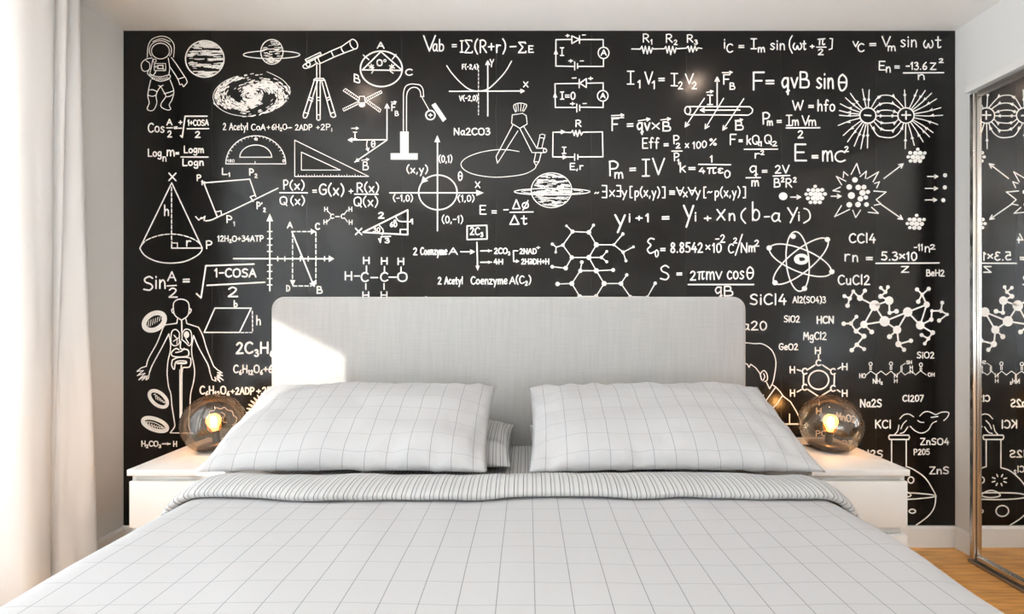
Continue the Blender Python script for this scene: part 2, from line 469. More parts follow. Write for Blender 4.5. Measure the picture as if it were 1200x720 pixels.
# ------------------------------------------------------------------ the mural: black paper with white drawings and formulas
# lettering and lines are laid out on the wall plane in 1/6 of the reference's pixels; one pixel is 1/236 m on this wall
S_PX = 236.0
GL = {
'A': (7, '0 0 3.6 10 7 0|1.3 3.6 5.8 3.6'),
'B': (6.2, '0.6 0 0.6 10|~0.6 10 4.6 9.6 4.6 6 0.8 5.3|~0.8 5.3 5.8 4.8 5.8 0.6 0.4 0'),
'C': (7, '~6.6 8.6 4.5 10 1.6 8.6 0.4 5 1.4 1.4 4 0 6.8 1.4'),
'D': (7, '0.6 0 0.6 10|~0.6 10 4.6 9.2 6.6 5 4.6 0.8 0.4 0'),
'E': (6, '5.6 10 0.6 10 0.6 0 6 0|0.6 5.1 4.8 5.1'),
'F': (6, '5.9 10 0.6 10 0.6 0|0.6 5.2 4.8 5.2'),
'G': (7.2, '~6.6 8.6 4.5 10 1.6 8.8 0.4 5 1.4 1.4 4 0 6.6 1.2 6.8 4.4|6.9 4.6 4 4.6'),
'H': (7, '0.6 0 0.6 10|6.4 0 6.4 10|0.6 5 6.4 5'),
'I': (4.6, '2.3 0 2.3 10|0.2 10 4.4 10|0.2 0 4.4 0'),
'K': (6.6, '0.6 0 0.6 10|6 10 0.6 4.6|2.2 6 6.4 0'),
'L': (6, '0.6 10 0.6 0 5.8 0'),
'M': (8, '0.2 0 1.2 10 4 3.6 6.8 10 7.8 0'),
'N': (7.2, '0.6 0 0.6 10 6.4 0 6.6 10'),
'O': (8, '~4 10 1 8.4 0.4 5 1.2 1.4 4 0 6.8 1.4 7.6 5 6.8 8.6 4 10'),
'P': (6.4, '0.8 -0.2 0.6 10|~0.4 9.6 3.4 10.2 6 8 4.6 5 0.8 4.6'),
'Q': (8, '~4 10 1 8.4 0.4 5 1.2 1.4 4 0 6.8 1.4 7.6 5 6.8 8.6 4 10|4.8 2.8 7.8 -1.4'),
'R': (6.6, '0.6 0 0.6 10|~0.4 9.8 3.6 10.2 5.8 8 4.4 5.4 0.8 4.8|2.6 5 6.4 0'),
'S': (6.4, '~5.8 8.8 3.6 10.1 0.9 8.4 1.6 6 4.6 4.6 5.8 2.4 4 0.2 0.4 0.9'),
'T': (6.6, '0 10 6.6 10|3.3 10 3.3 0'),
'V': (7, '0.2 10 3.4 0 6.8 10'),
'W': (9.4, '0.2 10 2.4 0 4.8 8 6.8 0 9.2 10'),
'X': (6.8, '0.3 10 6.4 0|6.4 10 0.3 0'),
'Y': (6.8, '0.2 10 3.2 5|6.6 10 3 4 2.6 0'),
'Z': (6.6, '0.4 10 6.2 10 0.4 0 6.4 0'),
'a': (5.6, '~4.8 5.6 2.4 6.4 0.5 3.4 2 0.2 4.4 2 4.9 6|~4.8 6.2 4.6 1.6 5.6 0'),
'b': (5.6, '0.7 10.5 0.7 0|~0.7 3.4 2.4 6.2 5 4.6 4.8 1.2 2.4 0 0.7 1.4'),
'c': (5.2, '~4.8 5.4 2.8 6.6 0.6 4.4 0.8 1.4 2.8 0 5 1'),
'd': (5.8, '~4.8 4.6 2.4 6.2 0.5 3.4 2 0 4.6 1.6|5 10.4 5 0'),
'e': (5.2, '~0.6 3.2 4.6 3.8 4.2 6 2.2 6.4 0.5 3.4 1.8 0.2 4.8 0.8'),
'f': (4.6, '~4.6 9.6 3 10.6 2 8.6 1.9 0|0.2 6 4 6'),
'g': (5.8, '~4.8 5.6 2.4 6.4 0.5 3.4 2 0.4 4.6 2.4 4.9 6|~5 6 5 -2.6 3 -4 0.7 -3'),
'h': (5.6, '0.7 10.4 0.7 0|~0.7 3.6 2.8 6.2 4.6 4.8 4.8 0'),
'i': (2, '1 6.2 1 0|1 8.6 1 9.2'),
'k': (5.4, '0.7 10 0.7 0|4.8 6.4 0.8 2.8|2 3.8 5 0'),
'l': (2, '1 10.4 1 0'),
'm': (8.4, '0.7 6.4 0.7 0|~0.7 3.8 2.4 6.4 4 5.2 4.2 0|~4.2 3.8 6 6.4 7.4 5.2 8 0'),
'n': (5.6, '0.7 6.4 0.7 0|~0.7 3.8 2.8 6.4 4.6 5 5 0'),
'o': (5.6, '~2.8 6.4 0.7 5 0.6 1.6 2.8 0 5 1.6 4.9 5 2.8 6.4'),
'p': (5.8, '0.8 6.2 0.8 -4|~0.8 4.4 2.8 6.4 5.2 4.8 4.8 1.4 2.6 0 0.8 1.2'),
'q': (5.8, '~4.8 5.8 2.4 6.4 0.5 3.6 2 0.4 4.6 2.2|5 6.4 5 -4|4 -2.4 6 -1.6'),
'r': (4.4, '0.7 6.2 0.7 0|~0.7 3.6 2.2 6 4.2 5.8'),
's': (4.8, '~4.4 5.6 2.6 6.5 0.8 5.2 2.4 3.4 4.4 1.8 2.6 0 0.4 0.7'),
't': (4.4, '~2 9.4 1.9 1.4 2.8 0 4.2 0.8|0.2 6.4 4 6.4'),
'u': (5.6, '~0.7 6.2 0.8 1.4 2.4 0 4.6 1.8|4.8 6.2 4.9 0'),
'v': (5.2, '0.2 6.3 2.6 0 5 6.3'),
'x': (5.4, '0.3 6.4 5 0|5 6.4 0.3 0'),
'y': (5.6, '0.3 6.3 2.9 0.6|5.2 6.3 1.6 -4'),
'z': (5, '0.4 6.2 4.7 6.2 0.4 0 4.9 0'),
'0': (6, '~3 10 0.9 8 0.5 4 1.6 0.4 3.4 0.1 5.4 2.6 5.4 7.4 3 10'),
'1': (3.2, '0.3 7.6 2 10 2 0'),
'2': (6, '~0.6 8 2.8 10 5 8 3.8 4.6 0.4 0.2|0.4 0.1 5.8 0.2'),
'3': (5.8, '~0.6 9.2 3.2 10 4.8 7.8 2.4 5.4|~2.4 5.4 5.4 4.2 4.6 0.8 2.2 0 0.3 1'),
'4': (6.2, '3.6 10 0.4 3.4 6 3.4|4.6 6 4.5 0'),
'5': (6, '5.4 10 1.2 10 0.9 5.6|~0.9 5.6 3.6 6.2 5.6 3.4 4 0.4 0.4 0.8'),
'6': (5.8, '~4.6 10 1.6 6.6 0.5 3 2 0.2 4.8 1 5 4 2.6 4.8 0.7 3'),
'7': (5.6, '0.4 10 5.4 10 1.6 0'),
'8': (6, '~3.4 5.2 1 7.4 2.4 10 4.8 9 4.6 6.8 1.2 3.6 1 1 3 0 5 1.2 4.8 3.6 2.6 5.4'),
'9': (5.6, '~4.8 6.6 2.4 5 0.6 7.4 2.4 10 4.8 8.6 4.8 4 4 0'),
'=': (6, '0.4 5.9 5.6 6.1|0.4 3.2 5.6 3.3'),
'+': (6, '0.4 4.6 5.6 4.8|3 7.3 3 2'),
'-': (5, '0.4 4.6 4.6 4.8'),
'.': (2.2, '1 0.1 1.1 0.5'),
',': (2.2, '1.3 0.8 0.6 -1.8'),
'(': (3.6, '~3 11 0.9 7.6 0.7 3 3 -1.4'),
')': (3.6, '~0.6 11 2.8 7.4 2.9 3 0.8 -1.4'),
'[': (3.4, '3 11 0.8 11 0.8 -1.6 3 -1.6'),
']': (3.4, '0.4 11 2.6 11 2.6 -1.6 0.4 -1.6'),
'/': (5, '0.2 -1.4 4.8 11'),
'~': (6, '~0.4 4 1.8 5.6 3.8 4.2 5.6 5.6'),
'%': (8, '1 0 7 10|~2 10 0.6 8.4 2 6.8 3.4 8.4 2 10|~6 3.4 4.6 1.8 6 0.2 7.4 1.8 6 3.4'),
'Σ': (6.8, '6.4 9 6 10 0.4 10 4 5.2 0.2 0 6.6 0 6.8 1.2'),
'Δ': (7, '0.2 0 3.5 10 6.8 0 0.2 0'),
'φ': (6.6, '~3.2 7 0.8 5.6 0.8 2 3.2 0.6 5.6 2 5.6 5.6 3.2 7|5.6 9 1 -1.6'),
'θ': (6, '~3 10 0.9 8 0.5 4 1.6 0.4 3.4 0.1 5.4 2.6 5.4 7.4 3 10|0.6 5 5.4 5'),
'ω': (8, '~1.6 6.2 0.4 3.4 1.2 0.6 2.8 0.2 4 3.6 5 0.2 6.8 0.6 7.6 3.4 6.6 6.2'),
'π': (7, '0.2 6 6.8 6.4|2 6.2 1.6 0|~4.8 6.2 4.6 1 5.4 0 6.6 0.8'),
'ε': (5, '~4.6 5.8 2.4 6.5 0.8 5 2.6 3.4 0.6 1.6 2.2 0 4.8 0.8'),
'ℇ': (5.6, '~5.2 9.4 2.6 10 0.9 7.8 3 5.4 0.6 2.6 2.4 0 5.4 1'),
'∃': (6, '0.4 10 5.4 10 5.4 0 0.4 0|1 5 5.4 5'),
'∀': (7, '0.2 10 3.5 0 6.8 10|1.6 6 5.4 6'),
'≡': (6, '0.4 7 5.6 7|0.4 4.7 5.6 4.7|0.4 2.4 5.6 2.4'),
'×': (6, '0.6 7 5.4 2|5.4 7 0.6 2'),
'∂': (5.6, '~1 9.4 3.4 9.6 5 6 4.6 1.6 2.2 0.2 0.7 2.4 2.4 5 4.8 4'),
' ': (4, ''),
"'": (2, '1 10.4 0.8 8.6'),
'°': (3.4, '~1.7 10.4 0.5 9.2 1.7 8 2.9 9.2 1.7 10.4'),
}

def catmull(pts, n=5, closed=False):
    if len(pts) < 3:
        return pts
    out = []
    N = len(pts)
    rng = range(N if closed else N - 1)
    for i in rng:
        if closed:
            p0, p1, p2, p3 = pts[(i - 1) % N], pts[i], pts[(i + 1) % N], pts[(i + 2) % N]
        else:
            p0, p1, p2, p3 = pts[max(i - 1, 0)], pts[i], pts[i + 1], pts[min(i + 2, N - 1)]
        for k in range(n):
            t = k / n
            out.append(tuple(0.5 * (2 * p1[d] + (p2[d] - p0[d]) * t + (2 * p0[d] - 5 * p1[d] + 4 * p2[d] - p3[d]) * t * t
                                    + (3 * p1[d] - p0[d] - 3 * p2[d] + p3[d]) * t ** 3) for d in (0, 1)))
    out.append(pts[0] if closed else pts[-1])
    return out

rj = random.Random(11)
cnt = [0]
state = {'o': (0.0, 0.0), 'bm': None}
parts = []

def P(name):
    """start a new drawing or formula on the wall"""
    state['bm'] = bmesh.new()
    parts.append((name, state['bm']))

def O(x, y):
    state['o'] = (x, y)

def wall_pt(u, v):
    px = state['o'][0] + u / 6.0
    py = state['o'][1] + v / 6.0
    return ((px - 618.0) / S_PX, EYE + (362.0 - py) / S_PX)

def face(pts):
    """one flat patch; each lies a hair in front of the last so that no two patches coincide"""
    cnt[0] += 1
    y = -0.0042 - (cnt[0] % 60) * 0.000012
    bm = state['bm']
    vs = [bm.verts.new((x, y, z)) for x, z in (wall_pt(*p) for p in pts)]
    try:
        f = bm.faces.new(vs)
        f.normal_update()
        if f.normal.y > 0:
            f.normal_flip()
    except ValueError:
        pass

def disc(u, v, ru, rv=None, n=None, rot=0.0):
    rv = ru if rv is None else rv
    n = n or (8 if ru < 8 else 14 if ru < 30 else 24)
    c, s = math.cos(rot), math.sin(rot)
    face([(u + ru * math.cos(2 * PI * i / n) * c - rv * math.sin(2 * PI * i / n) * s,
           v + ru * math.cos(2 * PI * i / n) * s + rv * math.sin(2 * PI * i / n) * c) for i in range(n)])

def ribbon(pts, w, closed=False):
    w *= 1.12
    pts = [p for i, p in enumerate(pts) if i == 0 or abs(p[0] - pts[i - 1][0]) + abs(p[1] - pts[i - 1][1]) > 1e-3]
    if len(pts) == 1:
        disc(*pts[0], w / 2)
        return
    h = w / 2
    run = [pts[0]]
    runs = []
    for i in range(1, len(pts)):
        run.append(pts[i])
        if i < len(pts) - 1:
            a = math.atan2(pts[i][1] - pts[i - 1][1], pts[i][0] - pts[i - 1][0])
            b = math.atan2(pts[i + 1][1] - pts[i][1], pts[i + 1][0] - pts[i][0])
            d = abs((b - a + PI) % (2 * PI) - PI)
            if d > 0.8:
                runs.append(run)
                run = [pts[i]]
    runs.append(run)
    for r in runs:
        nrm = []
        for i in range(len(r)):
            p, q = r[max(i - 1, 0)], r[min(i + 1, len(r) - 1)]
            dx, dy = q[0] - p[0], q[1] - p[1]
            l = math.hypot(dx, dy) or 1
            nrm.append((-dy / l, dx / l))
        for i in range(len(r) - 1):
            (x0, y0), (x1, y1), (a0_, b0_), (a1_, b1_) = r[i], r[i + 1], nrm[i], nrm[i + 1]
            face([(x0 + a0_ * h, y0 + b0_ * h), (x1 + a1_ * h, y1 + b1_ * h), (x1 - a1_ * h, y1 - b1_ * h), (x0 - a0_ * h, y0 - b0_ * h)])
        disc(*r[0], h)
    disc(*pts[-1], h)

def num(s):
    v = [float(t) for t in s.replace(',', ' ').split()]
    return list(zip(v[::2], v[1::2]))

def L(w, s, sm=False, closed=False, dash=None):
    pts = num(s) if isinstance(s, str) else s
    if sm:
        pts = catmull(pts, 6, closed)
    elif closed:
        pts = pts + [pts[0]]
    if not dash:
        ribbon(pts, w)
        return
    on, off = dash
    acc, pen, cur = 0.0, True, [pts[0]]
    for (x0, y0), (x1, y1) in zip(pts, pts[1:]):
        l = math.hypot(x1 - x0, y1 - y0)
        t = 0.0
        while l - t > 1e-6:
            need = (on if pen else off) - acc
            step = min(need, l - t)
            t += step
            acc += step
            q = (x0 + (x1 - x0) * t / l, y0 + (y1 - y0) * t / l)
            if pen:
                cur.append(q)
            if acc >= (on if pen else off) - 1e-6:
                if pen and len(cur) > 1:
                    ribbon(cur, w)
                pen = not pen
                acc = 0.0
                cur = [q]
    if pen and len(cur) > 1:
        ribbon(cur, w)

def E(w, cx, cy, rx, ry, a0=0, a1=360, rot=0, dash=None):
    n = max(10, int(abs(a1 - a0) / 360 * (20 + (rx + ry) / 8)))
    c, s = math.cos(math.radians(rot)), math.sin(math.radians(rot))
    pts = []
    for i in range(n + 1):
        a = math.radians(a0 + (a1 - a0) * i / n)
        x, y = rx * math.cos(a), ry * math.sin(a)
        pts.append((cx + x * c - y * s, cy + x * s + y * c))
    L(w, pts, dash=dash)

def FILL(s):
    face(num(s) if isinstance(s, str) else s)

def head(x0, y0, x1, y1, sz, filled, w):
    l = math.hypot(x1 - x0, y1 - y0) or 1
    dx, dy = (x1 - x0) / l, (y1 - y0) / l
    bx, by = x1 - dx * sz, y1 - dy * sz
    p = (bx - dy * sz * 0.5, by + dx * sz * 0.5)
    q = (bx + dy * sz * 0.5, by - dx * sz * 0.5)
    if filled:
        face([p, (x1, y1), q])
    else:
        ribbon([p, (x1, y1)], w)
        ribbon([q, (x1, y1)], w)

def AR(w, s, sz=24, filled=False, sm=False):
    pts = num(s)
    if sm:
        pts = catmull(pts, 6)
    ribbon(pts, w)
    head(*pts[-2], *pts[-1], sz, filled, w)

def T(text, x0, base, h, x1, w=None, slope=0.0):
    """one line of hand lettering fitted between x0 and x1; _ lowers and ^ raises the next character"""
    items, x, k = [], 0.0, 0
    while k < len(text):
        ch = text[k]
        sc, dy = 1.0, 0.0
        if ch in '_^' and k + 1 < len(text):
            sc, dy = (0.58, -2.6) if ch == '_' else (0.55, 6.0)
            k += 1
            ch = text[k]
        wd, st = GL[ch]
        items.append((x, sc, dy, st))
        x += wd * sc + 1.5
        k += 1
    nat = max(x - 1.5, 1e-3)
    sy = h / 10.0
    sx = (x1 - x0) / nat
    w = w or max(5.5, h * 0.13)
    for ox, sc, dy, st in items:
        if not st:
            continue
        jr = rj.uniform(-0.035, 0.035)
        jy = rj.uniform(-0.25, 0.25)
        for part in st.split('|'):
            sm = part.startswith('~')
            pts = num(part.lstrip('~'))
            pts = [((ox + px * sc), dy + jy + (py * sc) + jr * px) for px, py in pts]
            if sm:
                pts = catmull(pts, 4 if h > 35 else 3)
            ribbon([(x0 + px * sx, base - py * sy + slope * px * sx) for px, py in pts], w * (0.9 if sc < 1 else 1))

def dashes(cx, cy, rx, ry, dens, n, seed, ln=(14, 40), w=(3.5, 7)):
    """short ragged strokes filling the bands of a drawn planet"""
    r = random.Random(seed)
    for _ in range(n):
        t = r.uniform(-0.95, 0.95)
        if r.random() > dens(t):
            continue
        half = math.sqrt(1 - t * t) * rx * 0.96
        l = r.uniform(*ln)
        a = r.uniform(-half, half)
        b = min(a + l, half)
        y = cy + t * ry
        L(r.uniform(*w), [(cx + a, y), ((2 * cx + a + b) / 2, y + r.uniform(-3, 3)), (cx + b, y + r.uniform(-2, 2))])

# --- astronaut
O(140, 30)
P('astronaut_drawing')
w = 5.5
L(w, '200 225 203 170 212 130 240 95 300 78 352 92 385 130 390 170 385 225', True)
L(w, '240 116 300 96 360 116', True)
E(w, 293, 182, 63, 55)
E(w, 293, 178, 78, 68, -215, 35)
L(w, '235 230 190 240 160 270 163 310 185 325 215 310 217 270 192 250', True)
L(w, '212 312 204 345 240 352 266 316', True)
L(w, '240 238 228 300 215 352', True)
L(w, '348 232 358 300 352 348', True)
L(w, '215 355 255 384 300 394 355 376 356 350 300 362 250 358 218 340', True)
for k in range(6):
    E(4, 240 + 20 * k, 372 + (6 if 0 < k < 5 else 0), 7, 8)
L(4.5, '250 270 330 270 330 320 250 320', closed=True)
L(7, '275 283 312 283 312 306 275 306', closed=True)
for q in ((252, 250, 11), (320, 316, 6), (262, 292, 6)):
    E(4, q[0], q[1], q[2], q[2])
L(w, '370 228 402 270 460 358 470 372')
L(w, '358 290 410 370 424 404', True)
L(w, '414 380 460 366')
L(w, '424 404 430 420 444 414 455 432 470 416 480 400 470 372', True)
L(w, '225 385 212 440 204 500 214 545 200 588 225 602 250 590 268 545 262 500 270 468 294 430', True)
L(w, '294 430 318 472 330 502 300 548 300 576 340 596 365 590 355 560 375 520 386 460 360 384', True)
L(w, '214 456 240 454 270 468', True)
L(w, '206 492 236 500 262 492', True)
L(w, '318 482 350 474 384 462', True)
L(w, '330 504 356 500 382 486', True)
L(w, '280 425 294 430 312 422')
# --- striped planet
P('planet_drawing')
E(8, 604, 238, 135, 128)
bands = lambda t: 0.05 if -.64 < t < -.48 or -.2 < t < -.04 or .05 < t < .22 or .48 < t < .72 else 0.85
dashes(604, 238, 132, 124, bands, 400, 3, (20, 60), (3.5, 7))
# --- small ringed planet
P('planet_drawing')
E(6, 1075, 188, 78, 87)
E(6, 1073, 208, 198, 27, -60, 240)
E(6, 1073, 208, 198, 27, 240, 252)
E(6, 1073, 208, 198, 27, 288, 300)
L(5, '1000 232 1075 236 1150 230', True)
dashes(1075, 188, 74, 82, lambda t: 0.2 if -.55 < t < -.4 or .15 < t < .3 else 0.75, 130, 5, (10, 34), (3, 5))
# --- spiral galaxy
P('galaxy_drawing')
rg = random.Random(21)
def gal(r, th):
    x, y = r * math.cos(th), r * math.sin(th)
    return (932 + x * 272 - y * 10, 492 + y * 150 - x * 22)
for _ in range(850):
    r = rg.uniform(0.1, 1.0) ** 0.75
    arm = rg.choice((0, PI))
    th = arm + 3.9 * r + rg.gauss(0, 0.5)
    dl = rg.uniform(10, 30) / (272 * max(r, .25))
    pts = [gal(r, th), gal(r * 1.008, th + dl / 2), gal(r * 1.012, th + dl)]
    L(rg.uniform(3.5, 7.5), pts)
for _ in range(70):
    r = rg.uniform(0, 0.3)
    th = rg.uniform(0, 2 * PI)
    L(rg.uniform(5, 9), [gal(r, th), gal(r, th + 0.25), gal(r, th + 0.5)])
L(4, '1040 328 1090 350 1150 385 1190 430 1205 470', True)
E(4, 930, 492, 268, 148, 100, 250, -4)
# --- telescope
O(340, 30)
P('telescope_drawing')
w = 7
L(w, '178 236 290 182 365 150 432 103')
L(w, '205 274 310 225 385 195 470 163')
E(w, 450, 134, 24, 36, rot=-28)
L(w, '290 182 300 205 310 225', True)
L(w, '362 150 366 175 385 197', True)
L(w, '178 236 182 258 205 274', True)
L(w, '198 228 204 248 216 268', True)
L(w, '178 238 112 272 93 290 110 304 150 292 182 272', True)
E(w, 130, 276, 14, 15)
L(w, '110 242 214 192 222 206 118 256', closed=True)
L(w, '190 270 190 372'); L(w, '212 268 212 372')
L(w, '168 386 180 374 236 374 244 388', closed=True)
L(w, '172 390 95 630'); L(w, '196 392 122 640'); L(w, '95 630 97 648 112 652 122 640', True)
L(w, '190 390 190 662'); L(w, '214 390 214 662'); L(w, '190 662 202 670 214 662')
L(w, '224 390 290 640'); L(w, '246 386 320 628'); L(w, '290 640 305 648 322 640 320 628', True)
for s in ('134 505 166 518', '128 522 160 535', '190 508 214 508', '190 528 214 528', '256 515 282 502', '262 530 288 518', '98 612 132 622', '190 630 214 630', '286 622 316 610'):
    L(w, s)
# --- inscribed triangle
P('circle_diagram')
E(9, 643, 307, 147, 125)
L(8.5, '640 186 510 315 790 318', closed=True)
T('A', 615, 163, 42, 662, 8); T('B', 450, 395, 52, 490, 8, 0.35); T('C', 812, 352, 42, 862, 8); T('O', 612, 285, 42, 650, 8)
E(5, 668, 250, 8, 8)
for s in ('516 210 556 243', '747 206 720 240', '555 285 592 300', '560 302 588 282', '572 275 575 310', '700 285 735 302', '703 304 732 282', '716 275 718 310'):
    L(7, s)
L(7, '580 300 586 318 575 338', True); L(7, '708 300 706 322 726 338', True)
# --- satellite
P('satellite_drawing')
for s in ('375 462 392 445 490 512 478 530', '535 512 640 460 648 476 545 530', '372 588 472 540 480 556 380 604', '540 545 552 530 640 592 632 612'):
    p = num(s)
    L(4.5, p, closed=True)
    for k in range(1, 8):
        t = k / 8
        L(3, [(p[0][0] + (p[3 if p[0][0] > p[2][0] else 1][0] - p[0][0]) * 0 + (p[1 if abs(p[1][0] - p[0][0]) > 40 else 3][0] - p[0][0]) * t,
               p[0][1] + (p[1 if abs(p[1][0] - p[0][0]) > 40 else 3][1] - p[0][1]) * t),
              ((p[3][0] if abs(p[1][0] - p[0][0]) > 40 else p[1][0]) + (p[2][0] - (p[3][0] if abs(p[1][0] - p[0][0]) > 40 else p[1][0])) * t,
               (p[3][1] if abs(p[1][0] - p[0][0]) > 40 else p[1][1]) + (p[2][1] - (p[3][1] if abs(p[1][0] - p[0][0]) > 40 else p[1][1])) * t)])
L(5, '490 500 525 500 530 545 486 545', closed=True)
L(5, '478 540 490 520'); L(5, '540 545 526 520')
disc(508, 560, 23, 18)
# --- force arrows
P('vector_diagram')
AR(7.5, '683 805 683 555', 28)
T('F', 714, 602, 48, 742, 7); AR(6, '712 540 748 540', 14); T('B', 738, 636, 32, 762, 6)
O(340, 130)
AR(7.5, '683 205 412 207', 26)
AR(7.5, '683 207 457 362', 30, True)
T('I', 445, 200, 48, 472, 7); AR(6, '434 125 482 124', 16)
T('B', 512, 415, 55, 550, 7); AR(6, '505 350 556 342', 16)
T('θ', 572, 258, 46, 600, 7)
AR(6, '545 212 540 245 552 285', 20, False, True)
# --- charged lamp on a stand
P('stand_drawing')
L(6, '798 148 798 -60 800 -130 815 -170 845 -185 880 -185 915 -178 935 -150 940 -100', True)
L(6, '820 148 820 -60 822 -110 832 -140 855 -160 885 -162 908 -148 918 -125 920 -98', True)
L(6, '918 -98 942 -98'); L(5, '930 -90 980 0')
E(9, 988, 32, 32, 32)
L(7, '976 32 1000 32'); L(7, '988 20 988 44')
FILL('995 -38 1022 -55 1100 60 1075 80')
FILL('775 148 835 148 835 302 775 302')
FILL('708 300 898 300 898 345 708 345')
# --- set square
P('set_square_drawing')
L(5, '35 208 35 463 555 463', closed=True)
L(5, '82 292 82 418 355 418', closed=True)
for k in range(24):
    L(3.5, [(60 + 19 * k, 463), (60 + 19 * k, 448 if k % 3 == 0 else 455)])
# --- division formula
P('formula')
O(140, 130)
T('P', 1155, 552, 62, 1190, 8); T('Q', 1130, 658, 55, 1182, 8)
L(8, '1130 577 1325 578')
O(340, 130)
T('(x)', 0, 552, 58, 104, 8); T('(x)', 5, 660, 55, 106, 8)
T('=', 160, 590, 52, 190); T('G(x)', 206, 592, 72, 382, 9); T('+', 414, 590, 50, 446)
T('R(x)', 470, 572, 62, 626, 8); L(8, '455 587 620 588'); T('Q(x)', 450, 670, 62, 620, 8)
# --- unit circle
P('unit_circle_diagram')
E(8.5, 1040, 575, 135, 122)
L(8.5, '1037 845 1037 200'); FILL('1015 222 1057 222 1036 172')
L(8.5, '702 578 1330 578'); FILL('1308 556 1310 600 1362 578')
FILL('922 512 935 462 972 494')
T('(x,y)', 820, 437, 50, 970, 7.5); T('(0,1)', 1046, 362, 46, 1140, 7); T('(-1,0)', 726, 635, 42, 864, 7)
T('(1,0)', 1180, 637, 42, 1296, 7); T('θ', 1182, 492, 62, 1212, 8); T('X', 1302, 540, 40, 1336, 7)
T('(0,-1)', 1068, 788, 48, 1216, 7)
# --- acetyl line
P('formula')
O(140, 130)
T('2 Acetyl', 732, 136, 46, 906); T('CoA', 930, 137, 42, 1028); T('+', 1040, 136, 40, 1062); T('6H_2O', 1074, 134, 38, 1180)
O(340, 130)
AR(6, '-16 122 14 120', 14, True)
T('2ADP', 38, 137, 38, 158); T('+', 186, 135, 34, 210); T('2P_i', 218, 136, 40, 298)
# --- mural voltage formula
P('formula')
T('V', 938, -415, 108, 1025, 9); T('ab', 1002, -416, 78, 1082, 8.5); T('=', 1138, -432, 50, 1172, 8)
O(540, 30)
T('I', -4, 192, 80, 20, 8); T('Σ', 28, 195, 88, 82, 8); T('(R+r)', 96, 192, 85, 318, 9); T('-', 343, 180, 62, 392, 9); T('Σ', 405, 194, 72, 458, 9); T('E', 475, 192, 45, 510, 8)
# --- parabola
P('parabola_diagram')
L(7, '-98 285 -60 340 0 405 60 450 125 463 195 446 270 378 320 318 357 253', True)
AR(8, '-80 465 445 463', 24)
AR(8, '190 638 190 252', 26)
L(5.5, '125 285 125 630', dash=(16, 12))
T('F(-2,4)', 10, 308, 32, 122, 6); T('V(-2,0)', -10, 530, 34, 120, 6.5); T('Y', 206, 292, 52, 232, 7); T('X', 440, 434, 36, 474, 7)
# --- circuits
P('circuit_diagram')
w = 7.5
L(w, '780 101 668 102 668 288 796 290'); L(w, '780 76 780 130 832 100', closed=True); L(w, '834 75 834 128'); L(w, '835 102 1000 102 1000 152')
E(w, 1003, 195, 38, 40); T('A', 986, 213, 38, 1022, 7.5); L(w, '1002 236 1002 290 822 290'); L(w, '800 258 800 315'); L(w, '820 270 820 303')
FILL('652 205 684 205 668 168'); T('I', 698, 215, 54, 724, 7)
T('+', 736, 88, 32, 764, 7); T('-', 852, 84, 32, 878, 7); T('+', 756, 268, 36, 788, 7); T('-', 836, 268, 34, 864, 7)
P('circuit_diagram')
L(w, '834 410 662 412 664 578 815 578'); L(w, '882 376 882 438 836 408', closed=True); L(w, '832 380 832 440'); L(w, '883 408 1000 406 1000 460')
E(w, 997, 497, 37, 37); T('A', 982, 513, 34, 1014, 7.5); L(w, '1000 535 1000 578 836 576'); L(w, '815 555 815 610'); L(w, '835 562 835 600')
FILL('648 508 678 508 662 470'); T('I=0', 700, 520, 50, 804, 7.5)
T('-', 780, 388, 34, 812, 7); T('+', 895, 392, 36, 928, 7); T('+', 768, 568, 36, 802, 7); T('-', 856, 566, 34, 884, 7)
O(540, 130)
P('circuit_diagram')
L(w, '775 154 648 152 646 325 798 327'); L(w, '775 155 785 140 797 176 808 140 820 182 834 138 846 172 858 152 995 150 998 325 824 326')
AR(w, '660 152 730 150', 24); AR(w, '680 327 742 327', 24)
L(w, '800 304 800 350'); L(w, '822 310 822 342')
T('R', 806, 112, 44, 846, 7.5); T('I', 712, 300, 44, 740, 7); T('E,r', 766, 415, 44, 860, 7.5)
# --- carbonate and compass
P('formula')
T('Na2CO3', -48, 170, 46, 206, 8)
P('compass_drawing')
w = 5
L(w, '385 10 372 -22 378 -42 415 -52 455 -45 462 -30 442 5', True)
for s in ('392 6 386 -40', '405 4 402 -45', '420 4 424 -46', '432 5 446 -40'):
    L(4, s)
L(w, '357 90 362 30 435 20 460 35 467 95'); L(w, '357 90 415 125 467 95')
L(w, '366 102 248 325 258 370'); L(w, '258 370 402 142', dash=(14, 5))
L(w, '415 125 500 295 590 296 606 282 590 265 534 265'); L(w, '440 108 534 265', dash=(20, 5))
E(w, 592, 281, 12, 14)
L(w, '555 185 537 262'); L(w, '585 195 570 262'); L(w, '555 172 572 165 592 172 588 195 555 190', closed=True)
L(w, '527 298 514 360 530 388 550 358 565 298'); L(w, '514 360 550 360')
L(w, '410 288 330 276 240 276 130 296 40 332 2 375 30 420 110 452 230 468 350 462 450 445 515 412 530 388', True)
# --- saturn
P('planet_drawing')
E(6, 637, 560, 142, 122)
E(6, 642, 570, 265, 23)
E(4.5, 642, 570, 215, 15, 20, 160); E(4.5, 642, 570, 215, 15, 172, 225); E(4.5, 642, 570, 215, 15, -45, 8)
dashes(637, 560, 138, 118, lambda t: 0.15 if -.75 < t < -.66 or -.45 < t < -.38 or -.2 < t < -.12 or .3 < t < .38 or .55 < t < .62 else .6, 330, 9, (20, 60), (3, 6))
for k in range(22):
    L(5, [(505 + 12 * k, 572 + rj.uniform(-8, 8)), (530 + 12 * k, 574 + rj.uniform(-8, 8))])
